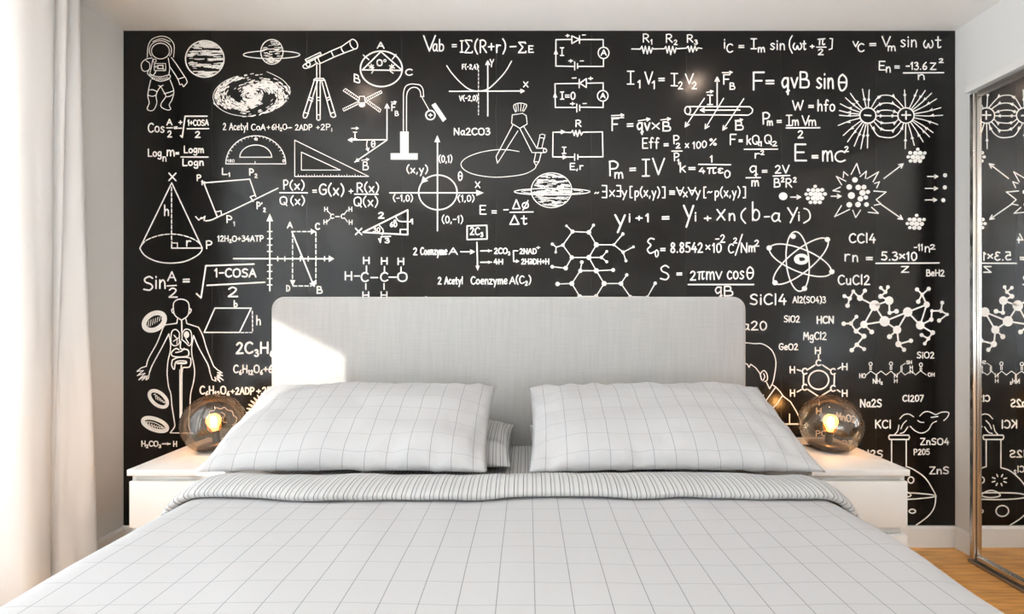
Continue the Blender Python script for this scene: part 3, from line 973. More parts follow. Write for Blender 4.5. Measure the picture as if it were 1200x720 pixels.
# --- induction
P('formula')
T('E', 132, 728, 60, 178, 8); T('=', 218, 735, 52, 252, 8); T('-', 300, 722, 52, 336, 8); T('Δφ', 364, 690, 62, 480, 8); L(8, '346 715 508 712')
O(540, 240)
T('Δt', 344, 138, 62, 466, 8.5)
# --- resistors
O(740, 30)
P('resistor_diagram')
L(7, '0 168 60 168 72 148 84 198 96 148 110 202 122 150 134 196 146 160 152 168 230 166 240 150 250 196 262 148 274 208 288 150 302 196 312 160 320 166 384 162 396 148 406 188 418 148 430 190 444 146 454 180 464 160 492 164')
T('R_1', 78, 120, 56, 146, 7.5); T('R_2', 240, 122, 56, 320, 7.5); T('R_3', 388, 122, 52, 462, 7.5)
P('formula')
T('i', 644, 162, 66, 660, 8); T('C', 666, 190, 58, 710, 8); T('=', 750, 172, 46, 790, 8); T('I', 836, 165, 70, 878, 8); T('m', 885, 190, 50, 935, 8); T('sin', 972, 172, 66, 1076, 8)
T('(', 1102, 182, 98, 1132, 8); T('ω', 1130, 174, 72, 1196, 9)
O(940, 30)
T('t', 0, 172, 65, 24, 8); T('+', 52, 168, 40, 82, 8); T('π', 106, 140, 66, 158, 8); L(7, '98 155 164 155'); T('2', 108, 208, 40, 146, 7.5); L(7.5, '192 94 210 96 206 165 186 172')
P('formula')
T('v', 352, 152, 58, 392, 8); T('C', 386, 186, 56, 432, 8); T('=', 468, 158, 48, 516, 8); T('V', 556, 148, 68, 616, 8); T('m', 596, 180, 52, 652, 8); T('sin', 686, 152, 74, 802, 8); T('ωt', 846, 158, 82, 972, 8.5)
P('formula')
T('E', 534, 314, 60, 580, 8); T('n', 584, 330, 58, 618, 8); T('=', 645, 316, 46, 680, 8); T('-13.6', 724, 312, 50, 872, 8); T('Z', 895, 312, 44, 936, 8); T('2', 956, 264, 28, 988, 7)
L(8, '707 336 990 334'); T('n', 806, 382, 55, 858, 8)
# --- charges
P('charge_diagram')
w = 6.5
E(8, 458, 635, 57, 54); E(8, 725, 635, 57, 54)
L(10, '434 632 478 636'); L(10, '696 632 756 632'); L(10, '726 606 726 660')
for cx, ends, inward in ((458, '420 450 467 455 335 480 300 510 265 553 258 600 258 633 250 705 285 775 315 820 362 850 408 868 455 863', False),
                         (725, '715 455 805 455 860 460 905 478 940 518 970 580 983 633 948 698 915 755 890 785 845 820 783 843 720 868', True)):
    for x, y in num(ends):
        l = math.hypot(x - cx, (y - 635) * 1.05)
        sx, sy_ = cx + (x - cx) / l * 60, 635 + (y - 635) / l * 58
        mx, my = (sx + x) / 2, (sy_ + y) / 2
        bow = 8 if abs(x - cx) > 30 else 0
        L(w, [(sx, sy_), (mx, my + (bow if y < 635 else -bow) * 0.6), (x, y)], True)
        tx, ty = sx + (x - sx) * 0.58, sy_ + (y - sy_) * 0.58
        d = ((x - sx) / l, (y - sy_) / l)
        if inward:
            head(tx + d[0] * 20, ty + d[1] * 20, tx - d[0] * 4, ty - d[1] * 4, 24, True, w)
        else:
            head(tx - d[0] * 20, ty - d[1] * 20, tx + d[0] * 4, ty + d[1] * 4, 24, True, w)
for s in ('480 584 528 508 580 492 642 508 712 584', '500 592 540 556 590 547 640 556 690 590', '512 612 560 598 620 600 668 618', '515 637 590 638 665 637', '512 660 550 686 600 688 650 680 672 660',
          '502 680 550 730 600 740 640 732 690 680', '472 692 520 768 560 786 630 788 680 752 708 692'):
    p = num(s)
    L(w, p, True)
    n = len(p)
    for t in ((1, 0.3), (n - 2, 0.0)) if n == 5 else ((0, 0.6), (n - 2, 0.7)):
        a, b = p[t[0]], p[min(t[0] + 1, n - 1)]
        x, y = a[0] + (b[0] - a[0]) * t[1], a[1] + (b[1] - a[1]) * t[1]
        head(x - 20, y - (b[1] - a[1]) / max(1, abs(b[0] - a[0])) * 20, x + 8, y, 26, True, w)
# --- power transformer, force on wire
O(740, 30)
P('formula')
T('I', -32, 415, 90, 18, 8); T('1', 42, 440, 52, 66, 8); T('V', 92, 414, 84, 148, 8.5); T('1', 142, 446, 54, 168, 8); T('=', 188, 408, 56, 232, 8.5); T('I', 275, 424, 86, 324, 8); T('2', 326, 450, 50, 358, 8); T('V', 376, 412, 70, 434, 8); T('2', 422, 448, 48, 456, 8)
P('wire_diagram')
AR(8, '600 570 600 366', 28)
T('F', 642, 415, 66, 690, 8); AR(6.5, '636 334 706 332', 18); T('B', 688, 450, 44, 722, 8)
L(8, '395 572 830 573 850 592 845 615 820 632 430 630 395 628')
E(8, 393, 599, 20, 27)
AR(8, '760 597 482 597', 28)
AR(7, '510 515 375 715', 30); AR(7, '645 515 515 728', 30); AR(7, '787 517 640 738', 30)
T('I', 530, 556, 66, 570, 8); AR(6.5, '526 472 572 464', 18)
T('B', 726, 736, 60, 780, 8.5); AR(6.5, '726 670 780 664', 18)
P('formula')
T('F', 848, 452, 122, 930, 11); T('=', 940, 432, 72, 1000, 11); T('q', 1052, 446, 110, 1104, 12); T('v', 1118, 438, 110, 1166, 11); T('B', 1178, 440, 108, 1242, 11)
O(940, 30)
T('sin', 96, 444, 110, 218, 11); T('θ', 248, 456, 112, 312, 11)
P('formula')
O(740, 30)
T('W', 1128, 598, 66, 1204, 8)
O(940, 30)
T('=', 40, 592, 46, 78, 8); T('hfo', 104, 602, 74, 226, 9)
O(740, 130)
P('formula')
T('P', 918, 95, 78, 970, 9); T('m', 950, 105, 48, 990, 8); T('=', 1018, 98, 46, 1052, 8); T('I', 1084, 105, 72, 1126, 8); T('m', 1125, 106, 58, 1172, 8)
T('V', 1195, 104, 66, 1246, 8); T('m', 1240, 106, 58, 1294, 8); L(9, '1085 122 1320 121'); T('2', 1166, 192, 50, 1204, 8.5)
P('formula')
O(540, 130)
T('F', 1058, 142, 84, 1110, 9); L(7.5, '1058 52 1144 50'); AR(7, '1058 36 1145 32', 20)
T('=', 1166, 130, 58, 1212, 9)
O(740, 130)
T('qv', 36, 136, 78, 128, 10); AR(7, '46 72 128 60', 22); T('×', 138, 146, 84, 200, 8); T('B', 216, 142, 62, 270, 9); AR(7, '204 66 272 58', 20)
P('formula')
T('Eff', 74, 265, 70, 192, 8); T('=', 226, 262, 46, 258, 8); T('P', 292, 232, 56, 334, 8); T('2', 310, 264, 34, 340, 7.5); L(7.5, '282 285 354 285'); T('P', 296, 352, 52, 334, 7.5); T('1', 320, 378, 36, 336, 7)
T('×', 374, 272, 56, 402, 7.5); T('100', 428, 268, 46, 526, 7.5, -0.12); T('%', 544, 245, 46, 598, 7)
P('formula')
O(540, 130)
T('P', 1040, 455, 98, 1108, 10); T('m', 1078, 476, 62, 1140, 9); T('=', 1185, 440, 56, 1230, 9)
O(740, 130)
T('I', 74, 458, 116, 126, 10); T('V', 146, 450, 112, 232, 10)
P('formula')
T('k', 336, 433, 66, 380, 8.5); T('=', 398, 428, 46, 448, 8); T('1', 550, 362, 44, 570, 8.5); L(8, '470 378 694 381'); T('4', 472, 440, 38, 514, 8.5); T('π', 530, 442, 62, 594, 8.5); T('ε', 602, 440, 52, 642, 8.5); T('0', 650, 470, 50, 692, 8.5)
P('formula')
T('F', 688, 240, 72, 734, 8); T('=', 752, 232, 42, 778, 8); T('k', 806, 236, 62, 838, 8); T('Q', 846, 234, 62, 896, 8); T('1', 898, 250, 32, 916, 7.5); T('Q', 932, 232, 60, 982, 8); T('2', 988, 248, 32, 1020, 7.5)
L(8, '790 272 1025 271'); T('r', 862, 335, 52, 898, 8); T('2', 904, 310, 28, 930, 7)
P('formula')
T('q', 826, 436, 72, 880, 8.5); L(8, '803 472 904 471'); T('m', 840, 530, 58, 892, 8.5); T('=', 914, 448, 44, 952, 8); T('2V', 1006, 440, 54, 1106, 8.5); L(8, '992 460 1110 456'); T('B^2R^2', 998, 536, 58, 1156, 8.5)
P('formula')
T('E', 1140, 352, 114, 1226, 11)
O(940, 130)
T('=', 64, 348, 52, 110, 10); T('m', 136, 354, 108, 212, 10); T('C', 224, 360, 74, 300, 10); T('2', 294, 290, 36, 322, 8)
P('formula')
O(540, 130)
T('~', 940, 604, 54, 970, 7.5); T('∃', 990, 612, 84, 1028, 8); T('x', 1044, 602, 62, 1082, 8); T('∃', 1093, 602, 76, 1126, 8); T('y', 1130, 602, 60, 1168, 8); T('[', 1184, 602, 62, 1206, 8)
O(740, 130)
T('p(x,y)', 20, 604, 62, 198, 8); T(']', 212, 602, 60, 240, 8); T('≡', 264, 600, 50, 304, 7); T('∀', 314, 596, 56, 366, 8); T('x', 362, 606, 54, 392, 7.5); T('∀', 396, 592, 52, 450, 8); T('y', 446, 602, 62, 484, 7.5); T('[', 502, 602, 60, 524, 8); T('~', 530, 600, 54, 566, 7.5); T('p(x,y)', 582, 604, 62, 762, 8); T(']', 780, 602, 60, 804, 8)
P('formula')
O(540, 240)
T('y', 1080, 150, 118, 1158, 12); T('i', 1174, 120, 58, 1196, 10)
O(740, 240)
T('+', 28, 118, 48, 76, 10); T('1', 98, 120, 54, 124, 10); T('=', 212, 118, 54, 264, 10); T('y', 362, 100, 145, 438, 12); T('i', 436, 114, 62, 460, 10); T('+', 508, 122, 52, 558, 10); T('x', 596, 106, 112, 658, 10); T('n', 680, 112, 74, 728, 10)
T('(', 762, 118, 84, 806, 9); T('b', 842, 112, 122, 900, 10); T('-', 928, 112, 52, 970, 9); T('a', 978, 120, 92, 1044, 10); T('y', 1092, 86, 100, 1168, 10); T('i', 1164, 112, 62, 1184, 9)
O(940, 240)
L(9, '10 28 36 38 52 70 46 105 8 130', True)
P('formula')
O(740, 240)
T('ℇ', 104, 345, 104, 162, 9); T('0', 164, 366, 48, 188, 8); T('=', 202, 338, 48, 236, 8.5); T('8.8542', 272, 336, 66, 498, 9.5); T('×', 518, 326, 58, 552, 8.5); T('10', 566, 336, 62, 630, 9); T('-2', 588, 266, 52, 654, 8.5)
T('C', 678, 338, 62, 716, 8.5); T('2', 714, 272, 36, 740, 7.5); L(8.5, '728 356 776 210'); T('N', 766, 336, 66, 812, 8.5); T('m', 820, 332, 62, 866, 9.5); T('2', 862, 292, 42, 894, 8.5)
P('formula')
T('S', 198, 530, 100, 266, 9); T('=', 314, 510, 46, 354, 8); T('2', 410, 530, 62, 450, 9); T('π', 462, 526, 82, 512, 9); T('m', 522, 526, 82, 582, 9); T('v', 590, 524, 80, 634, 8.5); T('cos', 670, 524, 84, 788, 9); T('θ', 806, 524, 84, 856, 9)
L(9.5, '397 562 856 562'); T('q', 584, 628, 74, 634, 9); T('B', 646, 642, 66, 706, 9)
# --- atom
P('atom_drawing')
w = 8
E(w, 1184, 392, 232, 80, rot=22)
E(w, 1187, 398, 240, 78, rot=-39)
E(w, 1165, 400, 210, 80, rot=85)
for x, y in ((965, 305), (1405, 472), (1006, 549), (1374, 246), (1133, 224), (1213, 590)):
    disc(x, y, 19, 18)
E(22, 1191, 384, 40, 26); disc(1160, 392, 18, 22)
# --- nuclear fission
P('fission_diagram')
O(740, 130)
disc(1063, 602, 30, 27); AR(7.5, '1115 608 1186 608', 26)
O(940, 130)
def cluster(cx, cy, rx, ry, seed):
    d = 33
    pts = []
    row = 0
    y = -ry
    while y <= ry:
        x = -rx + (d / 2 if row % 2 else 0)
        while x <= rx:
            if (x / rx) ** 2 + (y / ry) ** 2 <= 1.02:
                pts.append((x, y))
            x += d
        y += d * 0.86
        row += 1
    r = random.Random(seed)
    for x, y in pts:
        k = 1 - 0.35 * ((x / rx) ** 2 + (y / ry) ** 2)
        disc(cx + x + r.uniform(-2, 2), cy + y + r.uniform(-2, 2), 17 * max(.62, k + 0.12), 15.5 * max(.62, k + 0.1), 10)
P('nucleus_drawing'); cluster(95, 597, 72, 66, 1)
P('nucleus_drawing'); cluster(805, 322, 64, 52, 2)
P('nucleus_drawing'); cluster(797, 790, 62, 52, 4)
P('explosion_drawing')
AR(7.5, '200 602 270 602', 26)
for s in ('340 448 380 372 402 444', '285 470 288 430 318 456', '274 522 236 462 304 497', '264 538 212 563 262 570', '404 464 448 425 440 476', '452 478 534 430 495 500', '504 512 540 500 520 542', '500 565 586 572 516 626 550 656 503 665',
          '272 668 224 746 330 694', '352 700 372 752 406 700', '460 714 532 722 484 680'):
    L(6.5, s)
for x, y, r in ((367, 487, 20), (327, 537, 20), (342, 597, 25), (327, 662, 20), (390, 540, 20), (430, 538, 18), (420, 578, 22), (458, 572, 15), (405, 620, 20), (443, 610, 16), (388, 660, 20), (448, 660, 17)):
    disc(x, y, r, r * .95)
AR(7.5, '570 478 706 374', 30); AR(7.5, '552 660 702 764', 30)
P('neutron_drawing')
for y, xa, xb, dx, dy in ((463, 876, 950, 1000, 455), (547, 860, 948, 998, 540), (628, 860, 942, 987, 630)):
    AR(6.5, '%g %g %g %g' % (xa, y, xb, y), 24)
    disc(dx, dy, 15)
# --- right hand formulas
O(940, 240)
P('formula'); T('CCl4', 326, 268, 62, 510, 9)
P('formula')
T('r', 292, 396, 76, 332, 8.5); T('n', 348, 402, 66, 390, 8.5); T('=', 444, 402, 52, 492, 8.5); T('5.3×10', 552, 390, 56, 802, 9); T('-11', 782, 322, 44, 844, 7.5); T('n', 856, 334, 58, 894, 7.5); T('2', 894, 314, 32, 930, 7.5)
L(9, '515 413 957 411'); T('Z', 690, 476, 40, 746, 8)
P('formula'); T('BeH2', 868, 502, 42, 994, 8)
P('formula'); T('CuCl2', 248, 562, 64, 470, 9)
O(860, 330)
P('formula'); T('SiCl4', 110, 162, 72, 364, 10)
P('formula'); T('Al2(SO4)3', 412, 150, 42, 642, 7)
P('formula'); T('SiO2', 350, 286, 44, 458, 7.5)
P('formula'); T('HCN', 580, 294, 48, 698, 9)
P('formula'); T('MgCl2', 486, 408, 50, 646, 7.5)
P('formula'); T('GeO2', 314, 480, 42, 446, 7.5)
P('formula'); T('Na20', -12, 340, 60, 228, 9)
# --- large molecule
def molecule(nodes, edges, w):
    for a, b in edges:
        L(w, [nodes[a][:2], nodes[b][:2]])
    for n in nodes.values():
        if len(n) > 2 and n[2]:
            disc(n[0], n[1], n[2])
O(960, 340)
P('molecule_drawing')
nd = dict(A=(385, 110, 37), B=(310, 243, 26), C=(455, 220, 36), D=(617, 155, 33), E=(543, 280, 29), F=(705, 248, 30), G=(750, 103, 22), H=(487, 75, 30),
          a1=(282, 57, 21), a2=(235, 10, 13), a3=(210, 60, 15), a4=(173, 43, 14), a5=(195, 110, 16), a6=(317, 5, 15),
          h1=(427, 45, 17), h2=(462, 15, 13), h3=(428, -15, 13), h4=(478, -20, 13), h5=(490, 160, 15), h6=(538, 150, 17),
          b1=(255, 290, 17), b2=(218, 235, 15), b3=(168, 237, 16), b4=(257, 188, 14), b5=(310, 325, 18), b6=(260, 385, 16), b7=(225, 423, 16), b8=(312, 415, 14), b9=(365, 295, 17),
          e1=(490, 328, 18), e2=(553, 380, 22), e3=(640, 357, 16), e4=(592, 420, 15),
          g1=(718, 32, 13), g2=(683, -3, 15), g3=(765, -8, 15), g4=(692, 82, 16),
          f1=(783, 208, 16), f2=(787, 147, 12), f3=(850, 147, 15), f4=(860, 90, 14), f5=(895, 172, 12), f6=(838, 215, 15), f7=(793, 300, 17), f8=(762, 342, 14), f9=(737, 377, 13), f0=(715, 317, 14))
molecule(nd, ['AB', 'AC', 'BC', 'CD', 'CE', 'DE', 'DF', 'DG', 'FG', 'AH'] + [('A', 'a1'), ('a1', 'a2'), ('a2', 'a3'), ('a3', 'a4'), ('a3', 'a5'), ('a1', 'a6'), ('H', 'h1'), ('h1', 'h2'), ('h2', 'h3'), ('h2', 'h4'), ('H', 'h5'), ('h5', 'h6'),
         ('B', 'b1'), ('b1', 'b2'), ('b2', 'b3'), ('b2', 'b4'), ('b1', 'b5'), ('b5', 'b6'), ('b6', 'b7'), ('b6', 'b8'), ('B', 'b9'), ('E', 'e1'), ('E', 'e2'), ('e2', 'e3'), ('e2', 'e4'),
         ('G', 'g1'), ('g1', 'g2'), ('g1', 'g3'), ('g1', 'g4'), ('F', 'f1'), ('f1', 'f2'), ('f2', 'f3'), ('f3', 'f4'), ('f3', 'f5'), ('f5', 'f6'), ('F', 'f7'), ('f7', 'f8'), ('f8', 'f9'), ('f8', 'f0')], 10)
P('formula'); T('SiO2', 683, 478, 42, 802, 7.5)
# --- peptide skeleton
P('molecule_drawing')
w = 4.5
T('HO', 278, 618, 30, 322, 5.5); L(w, '325 598 357 570 395 595 430 570 465 597 500 570 526 595'); T('N', 522, 614, 26, 546, 5.5); T('H', 522, 650, 24, 545, 5.5)
L(w, '544 595 570 570 598 597 630 577'); L(w, '570 570 570 536 600 515'); L(w, '578 570 578 540'); T('SH', 608, 519, 22, 646, 5); T('H', 632, 555, 22, 652, 5); T('N', 632, 585, 22, 654, 5)
L(w, '655 578 672 597 708 568 750 598'); T('OH', 760, 606, 24, 805, 5.5)
for x, y in ((357, 520), (500, 518), (710, 525)):
    E(5.5, x, y, 11, 12)
    L(w, [(x - 5, y + 18), (x - 5, y + 42)]); L(w, [(x + 5, y + 18), (x + 5, y + 42)])
L(w, '395 596 395 622'); L(w, '402 596 402 622'); T('NH_2', 373, 655, 30, 440, 6)
# --- benzene
O(860, 420)
P('molecule_drawing')
w = 8.5
E(9, 592, 152, 71, 66)
for x, y in ((590, 32), (692, 92), (692, 210), (493, 203), (493, 92)):
    T('C', x - 17, y + 20, 40, x + 17, 9)
L(w, '620 48 672 82'); L(w, '703 118 701 186'); L(w, '672 226 598 272 518 220'); L(w, '486 180 486 118'); L(w, '512 82 566 48')
T('H', 566, -32, 44, 606, 8.5); L(w, '592 -26 592 0')
T('H', 390, 102, 44, 426, 8.5); L(w, '442 80 466 88'); T('H', 392, 266, 44, 426, 8.5); L(w, '442 236 470 220'); T('H', 756, 80, 44, 794, 8.5); L(w, '728 74 748 62'); T('H', 756, 268, 44, 794, 8.5); L(w, '722 222 744 236')
L(w, '595 296 596 328'); T('H', 575, 390, 38, 612, 8.5)
# --- portrait half hidden by the headboard
P('portrait_drawing')
w = 6.5
L(w, '40 -112 92 -108 140 -103 200 -100 260 -60 288 0 291 60 276 150 264 185', True)
L(w, '60 30 92 42 104 64 116 42 150 66 164 84 180 105 192 148')
L(w, '192 152 184 112 208 86 230 112 232 150 214 164', True); L(w, '206 108 214 130 200 158', True)
L(w, '226 168 248 214 264 184 292 202 320 232 346 268 396 306 440 380 472 452')
L(w, '292 202 250 260 200 330'); L(w, '336 266 300 320 236 384'); L(9, '270 462 470 462'); L(7, '388 392 388 462')
L(w, '180 270 205 258'); L(w, '236 384 210 420 150 470')
P('formula'); T('SO_4', 300, 588, 42, 398, 8)
P('formula'); T('Na2S', 884, 342, 52, 1034, 9)
P('formula'); T('MnO2', 716, 425, 46, 852, 8, 0.22)
P('formula'); T('PCl5', 572, 545, 36, 700, 7)
P('formula'); T('O2', 752, 615, 38, 830, 7)
O(1000, 440)
P('formula'); T('Al2S', 40, 575, 48, 202, 8.5)
P('formula'); T('Cl207', 342, 182, 42, 488, 8)
P('formula'); T('KCl', 150, 370, 54, 260, 8.5)
P('formula'); T('ZnSO4', 466, 486, 44, 666, 8)
P('formula'); T('P205', 420, 556, 38, 530, 7)
P('formula'); T('ZnS', 530, 692, 48, 666, 8.5)
# --- flask
P('flask_drawing')
w = 8
for s in ('285 416 306 390 316 350', '330 375 345 342 368 318', '325 408 352 398 378 362', '322 305 350 277 385 272 418 290', '395 358 430 390 475 405 520 385 550 338 580 322', '462 285 490 260 525 255 575 277', '448 317 465 328 490 330', '540 295 590 288',
          '575 277 620 258 665 262 655 295 630 318'):
    L(6.5, s, True)
L(w, '250 420 384 420 390 434 384 450 250 450 243 434', closed=True)
L(w, '264 452 264 648'); L(w, '367 450 367 640')
L(w, '264 648 200 670 130 730 80 800 60 850 70 940 120 1000 200 1052', True)
L(w, '367 640 420 662 500 720 552 800 573 850 562 930 520 990 436 1052', True)
L(w, '60 846 150 828 300 824 450 828 578 847 450 866 300 872 150 866 60 850', True)
E(w, 400, 735, 20, 22); E(w, 254, 952, 44, 38); E(w, 410, 954, 22, 14)
L(w, '270 846 290 820 334 808 380 822 398 846 334 858', True, True)
for a in range(0, 360, 45):
    c, s = math.cos(math.radians(a + 20)), math.sin(math.radians(a + 20))
    L(7.5, [(274 + 34 * c, 735 + 26 * s), (274 + 54 * c, 735 + 42 * s)])
P('formula'); T('Cl_2', 100, 680, 42, 172, 7)
# --- left hand side
O(140, 130)
P('formula')
T('Cos', 206, 152, 62, 320, 8.5); T('A', 338, 102, 40, 374, 7.5); L(7.5, '337 122 378 121'); T('2', 342, 186, 42, 372, 8); T('=', 388, 138, 38, 412, 8); T('+', 420, 102, 42, 446, 7); T('-', 418, 142, 38, 444, 7.5)
L(9, '434 176 446 188 466 40 620 40'); T('1+COSA', 485, 104, 38, 628, 7.5); L(8, '480 128 632 127'); T('2', 536, 190, 42, 572, 8.5)
P('formula')
T('Log', 206, 322, 50, 300, 8); T('n', 308, 356, 48, 334, 7.5); T('m', 336, 318, 62, 392, 8.5); T('=', 400, 316, 34, 422, 8); T('Logm', 458, 296, 46, 596, 8); L(8.5, '437 326 627 327'); T('Logn', 448, 386, 46, 596, 8.5)
P('protractor_drawing')
E(5.5, 962, 375, 210, 198, 180, 360); L(6, '752 375 1172 375'); E(6, 962, 328, 112, 86, 180, 360); L(6, '850 328 1074 328')
for k in range(1, 24):
    a = math.radians(180 + k * 7.5)
    r = 0.92 if k % 4 == 0 else 0.95
    L(4, [(962 + 210 * math.cos(a), 375 + 198 * math.sin(a)), (962 + 210 * r * math.cos(a), 375 + 198 * r * math.sin(a))])
T('180', 764, 362, 18, 812, 4); T('0', 1150, 362, 18, 1164, 4); T('90', 950, 210, 16, 974, 4); L(5, '957 375 957 358')
P('cone_diagram')
w = 8
T('X', 350, 492, 52, 404, 9); L(w, '148 968 372 508 585 962'); L(7.5, '371 540 371 925', dash=(24, 14)); T('h', 318, 738, 70, 354, 8.5)
L(w, '148 968 180 1015 240 1050 310 1068 390 1071 470 1058 545 1022 580 988 585 962', True)
L(7, '160 945 200 908 290 876 390 868 480 885 550 918 583 955', True, dash=(34, 12))
L(w, '371 940 371 966 585 966'); L(7, '371 930 412 930 412 964'); T('r', 472, 952, 62, 506, 8.5); T('P', 612, 968, 52, 656, 8.5)
P('quadrilateral_diagram')
L(w, '690 742 597 508 920 482 962 605')
L(w, '1118 545 820 690 690 750 650 768 610 775', True)
L(7, '945 638 922 606 955 595'); L(7, '680 712 718 705 722 735')
L(7, '585 522 585 502 605 502 605 520')
T('P', 548, 492, 38, 578, 8); T('1', 580, 518, 26, 592, 7); T('L_1', 724, 450, 44, 782, 8); T('P_2', 916, 452, 44, 972, 8, 0.15); T("P'_2", 968, 688, 46, 1030, 8, 0.2); T('P_1', 756, 785, 48, 816, 8, 0.2)
L(7.5, '540 745 562 770 580 752'); L(7.5, '582 760 606 742 598 772')
P('formula')
O(140, 240); T('12H_2O+34ATP', 694, 258, 38, 1016, 7)
P('formula')
T('S', 172, 602, 96, 244, 10); T('in', 254, 590, 90, 330, 10); T('A', 344, 534, 62, 400, 9); L(8.5, '340 572 404 568'); T('2', 350, 652, 64, 412, 9.5); T('=', 450, 562, 60, 498, 9.5)
L(10, '546 626 578 656 612 430 800 424 950 418'); T('1-COSA', 674, 508, 56, 962, 10); L(9.5, '620 568 1025 546'); T('2', 766, 648, 66, 836, 10)
P('graph_diagram')
w = 9
L(w, '1060 605 1060 90'); FILL('1036 118 1084 118 1060 64')
L(w, '805 380 1480 381'); FILL('1474 358 1474 404 1512 381')
for v in (190, 240, 285, 330, 425, 470, 520, 565):
    L(7.5, '1044 %d 1076 %d' % (v, v))
for u in (1116, 1166, 1275, 1330, 1385, 1445):
    L(7.5, '%d 366 %d 396' % (u, u))
O(340, 240)
w = 7.5
L(w, '15 190 150 190', dash=(24, 14)); FILL('148 170 148 210 186 190')
L(w, '20 200 20 540', dash=(26, 16)); FILL('2 530 40 532 21 574')
L(w, '184 195 184 560', dash=(26, 16)); L(w, '25 572 150 572', dash=(26, 14))
L(9, '15 190 165 560'); FILL('136 556 184 530 176 580')
T('A', -16, 165, 40, 18, 8); T('C', 180, 174, 42, 210, 8.5); T('D', -24, 608, 40, 2, 7); T('B', 190, 622, 46, 226, 9)
P('molecule_drawing')
for ch, x, y in (('C', 298, 98), ('C', 372, 98), ('H', 255, 48), ('H', 426, 48), ('H', 250, 138), ('H', 428, 140)):
    T(ch, x - 12, y, 30, x + 12, 6)
L(7, '322 85 348 85'); L(5.5, '268 48 288 68'); L(5.5, '404 40 384 66'); L(5.5, '264 120 284 100'); L(5.5, '386 96 406 122')
P('triangle_diagram')
L(10, '515 195 828 38 828 212', closed=True)
T('X', 460, 212, 44, 508, 9); T('2', 622, 96, 40, 662, 9.5); T('1', 848, 136, 34, 870, 8); L(8, '836 122 850 121'); T('3', 668, 268, 32, 700, 8.5); L(8, '625 240 636 266 642 226 708 224')
T('30', 586, 192, 30, 634, 7); L(7.5, '630 148 656 180 648 212', True); T('60', 705, 156, 32, 752, 8); E(6, 738, 116, 7, 7); L(8, '742 84 768 116 826 120', True); L(8, '776 210 776 175 826 175')
P('molecule_drawing')
w = 8.5
T('H', 386, 528, 56, 438, 9.5); T('C', 500, 540, 62, 552, 9.5); T('C', 636, 540, 60, 690, 9.5); T('O', 756, 538, 62, 826, 9.5)
L(w, '454 502 490 502'); L(w, '570 513 618 513'); L(w, '696 510 748 511')
for x, y in ((538, 414), (664, 418), (780, 422)):
    T('H', x - 23, y, 44, x + 23, 9); L(w, [(x + 1, y + 18), (x + 1, 472)])
for x in (534, 662):
    L(w, [(x, 556), (x, 596)]); T('H', x - 24, 658, 44, x + 24, 9)
P('reaction_diagram')
T('2', 868, 352, 48, 894, 8); T('Coenzyme', 918, 352, 50, 1104, 8); T('A', 1118, 350, 46, 1176, 8)
O(540, 240)
AR(8, '0 332 94 332', 26)
L(9, '45 150 183 146 185 242 45 246', closed=True); T('2C_3', 66, 212, 50, 156, 8.5)
L(9, '114 265 118 430'); FILL('102 430 134 430 120 466')
AR(8.5, '140 326 216 325', 24, True); AR(8.5, '140 406 216 405', 24, True)
T('2CO_3', 236, 345, 38, 346, 8); T('4H', 232, 418, 34, 296, 8); L(8, '400 325 370 325 372 400 394 398'); FILL('388 384 388 412 414 398')
T('2NAD', 414, 346, 36, 532, 7.5); T('+', 530, 316, 28, 556, 6.5); T('2H∂DH+H', 426, 418, 36, 620, 7.5)
P('reaction_diagram')
O(340, 240); T('2', 1040, 558, 48, 1064, 8); T('Acetyl', 1088, 558, 48, 1214, 8)
O(540, 240); T('Coenzyme', 72, 558, 52, 326, 8.5); T('A', 344, 556, 48, 382, 8); T('(C_2)', 388, 554, 52, 494, 8.5)
P('formula'); O(340, 240); T('i', 945, 700, 60, 968, 7)
O(540, 240)
P('molecule_drawing')
nd = dict(a=(785, 190, 14), b=(900, 195, 16), c=(952, 283, 18), d=(900, 372, 18), e=(780, 372, 15), f=(717, 285, 12), a1=(743, 150, 9), b1=(932, 145, 11), c1=(1075, 283, 11), c2=(1138, 207, 12), c3=(1140, 335, 12), c4=(1160, 395, 11), c5=(1212, 298, 10),
          f1=(670, 300, 5), f2=(643, 278, 11), f3=(667, 335, 9), d1=(988, 372, 12), d2=(1025, 330, 10), d3=(1025, 402, 11), e1=(737, 447, 16), e2=(643, 437, 13),
          g=(952, 465, 18), h=(840, 465, 15), h1=(850, 405, 13), g1=(1070, 460, 14), i=(780, 555, 17), i1=(680, 558, 16), j=(835, 645, 16), k=(950, 645, 16), l=(1007, 555, 18), m=(1125, 555, 16), m1=(1165, 495, 12), n=(1190, 648, 14), o=(1310, 650, 12), p=(1365, 553, 12))
molecule(nd, ['ab', 'bc', 'cd', 'de', 'ef', 'fa', 'dg', 'gh', 'hi', 'ij', 'jk', 'kl', 'lg', 'lm', 'mn', 'no', 'op', ('a', 'a1'), ('b', 'b1'), ('c', 'c1'), ('c1', 'c2'), ('c1', 'c3'), ('c3', 'c4'), ('c3', 'c5'), ('f', 'f1'), ('f1', 'f2'), ('f1', 'f3'),
              ('d', 'd1'), ('d1', 'd2'), ('d1', 'd3'), ('e', 'e1'), ('e1', 'e2'), ('h', 'h1'), ('g', 'g1'), ('i', 'i1'), ('m', 'm1')], 7)
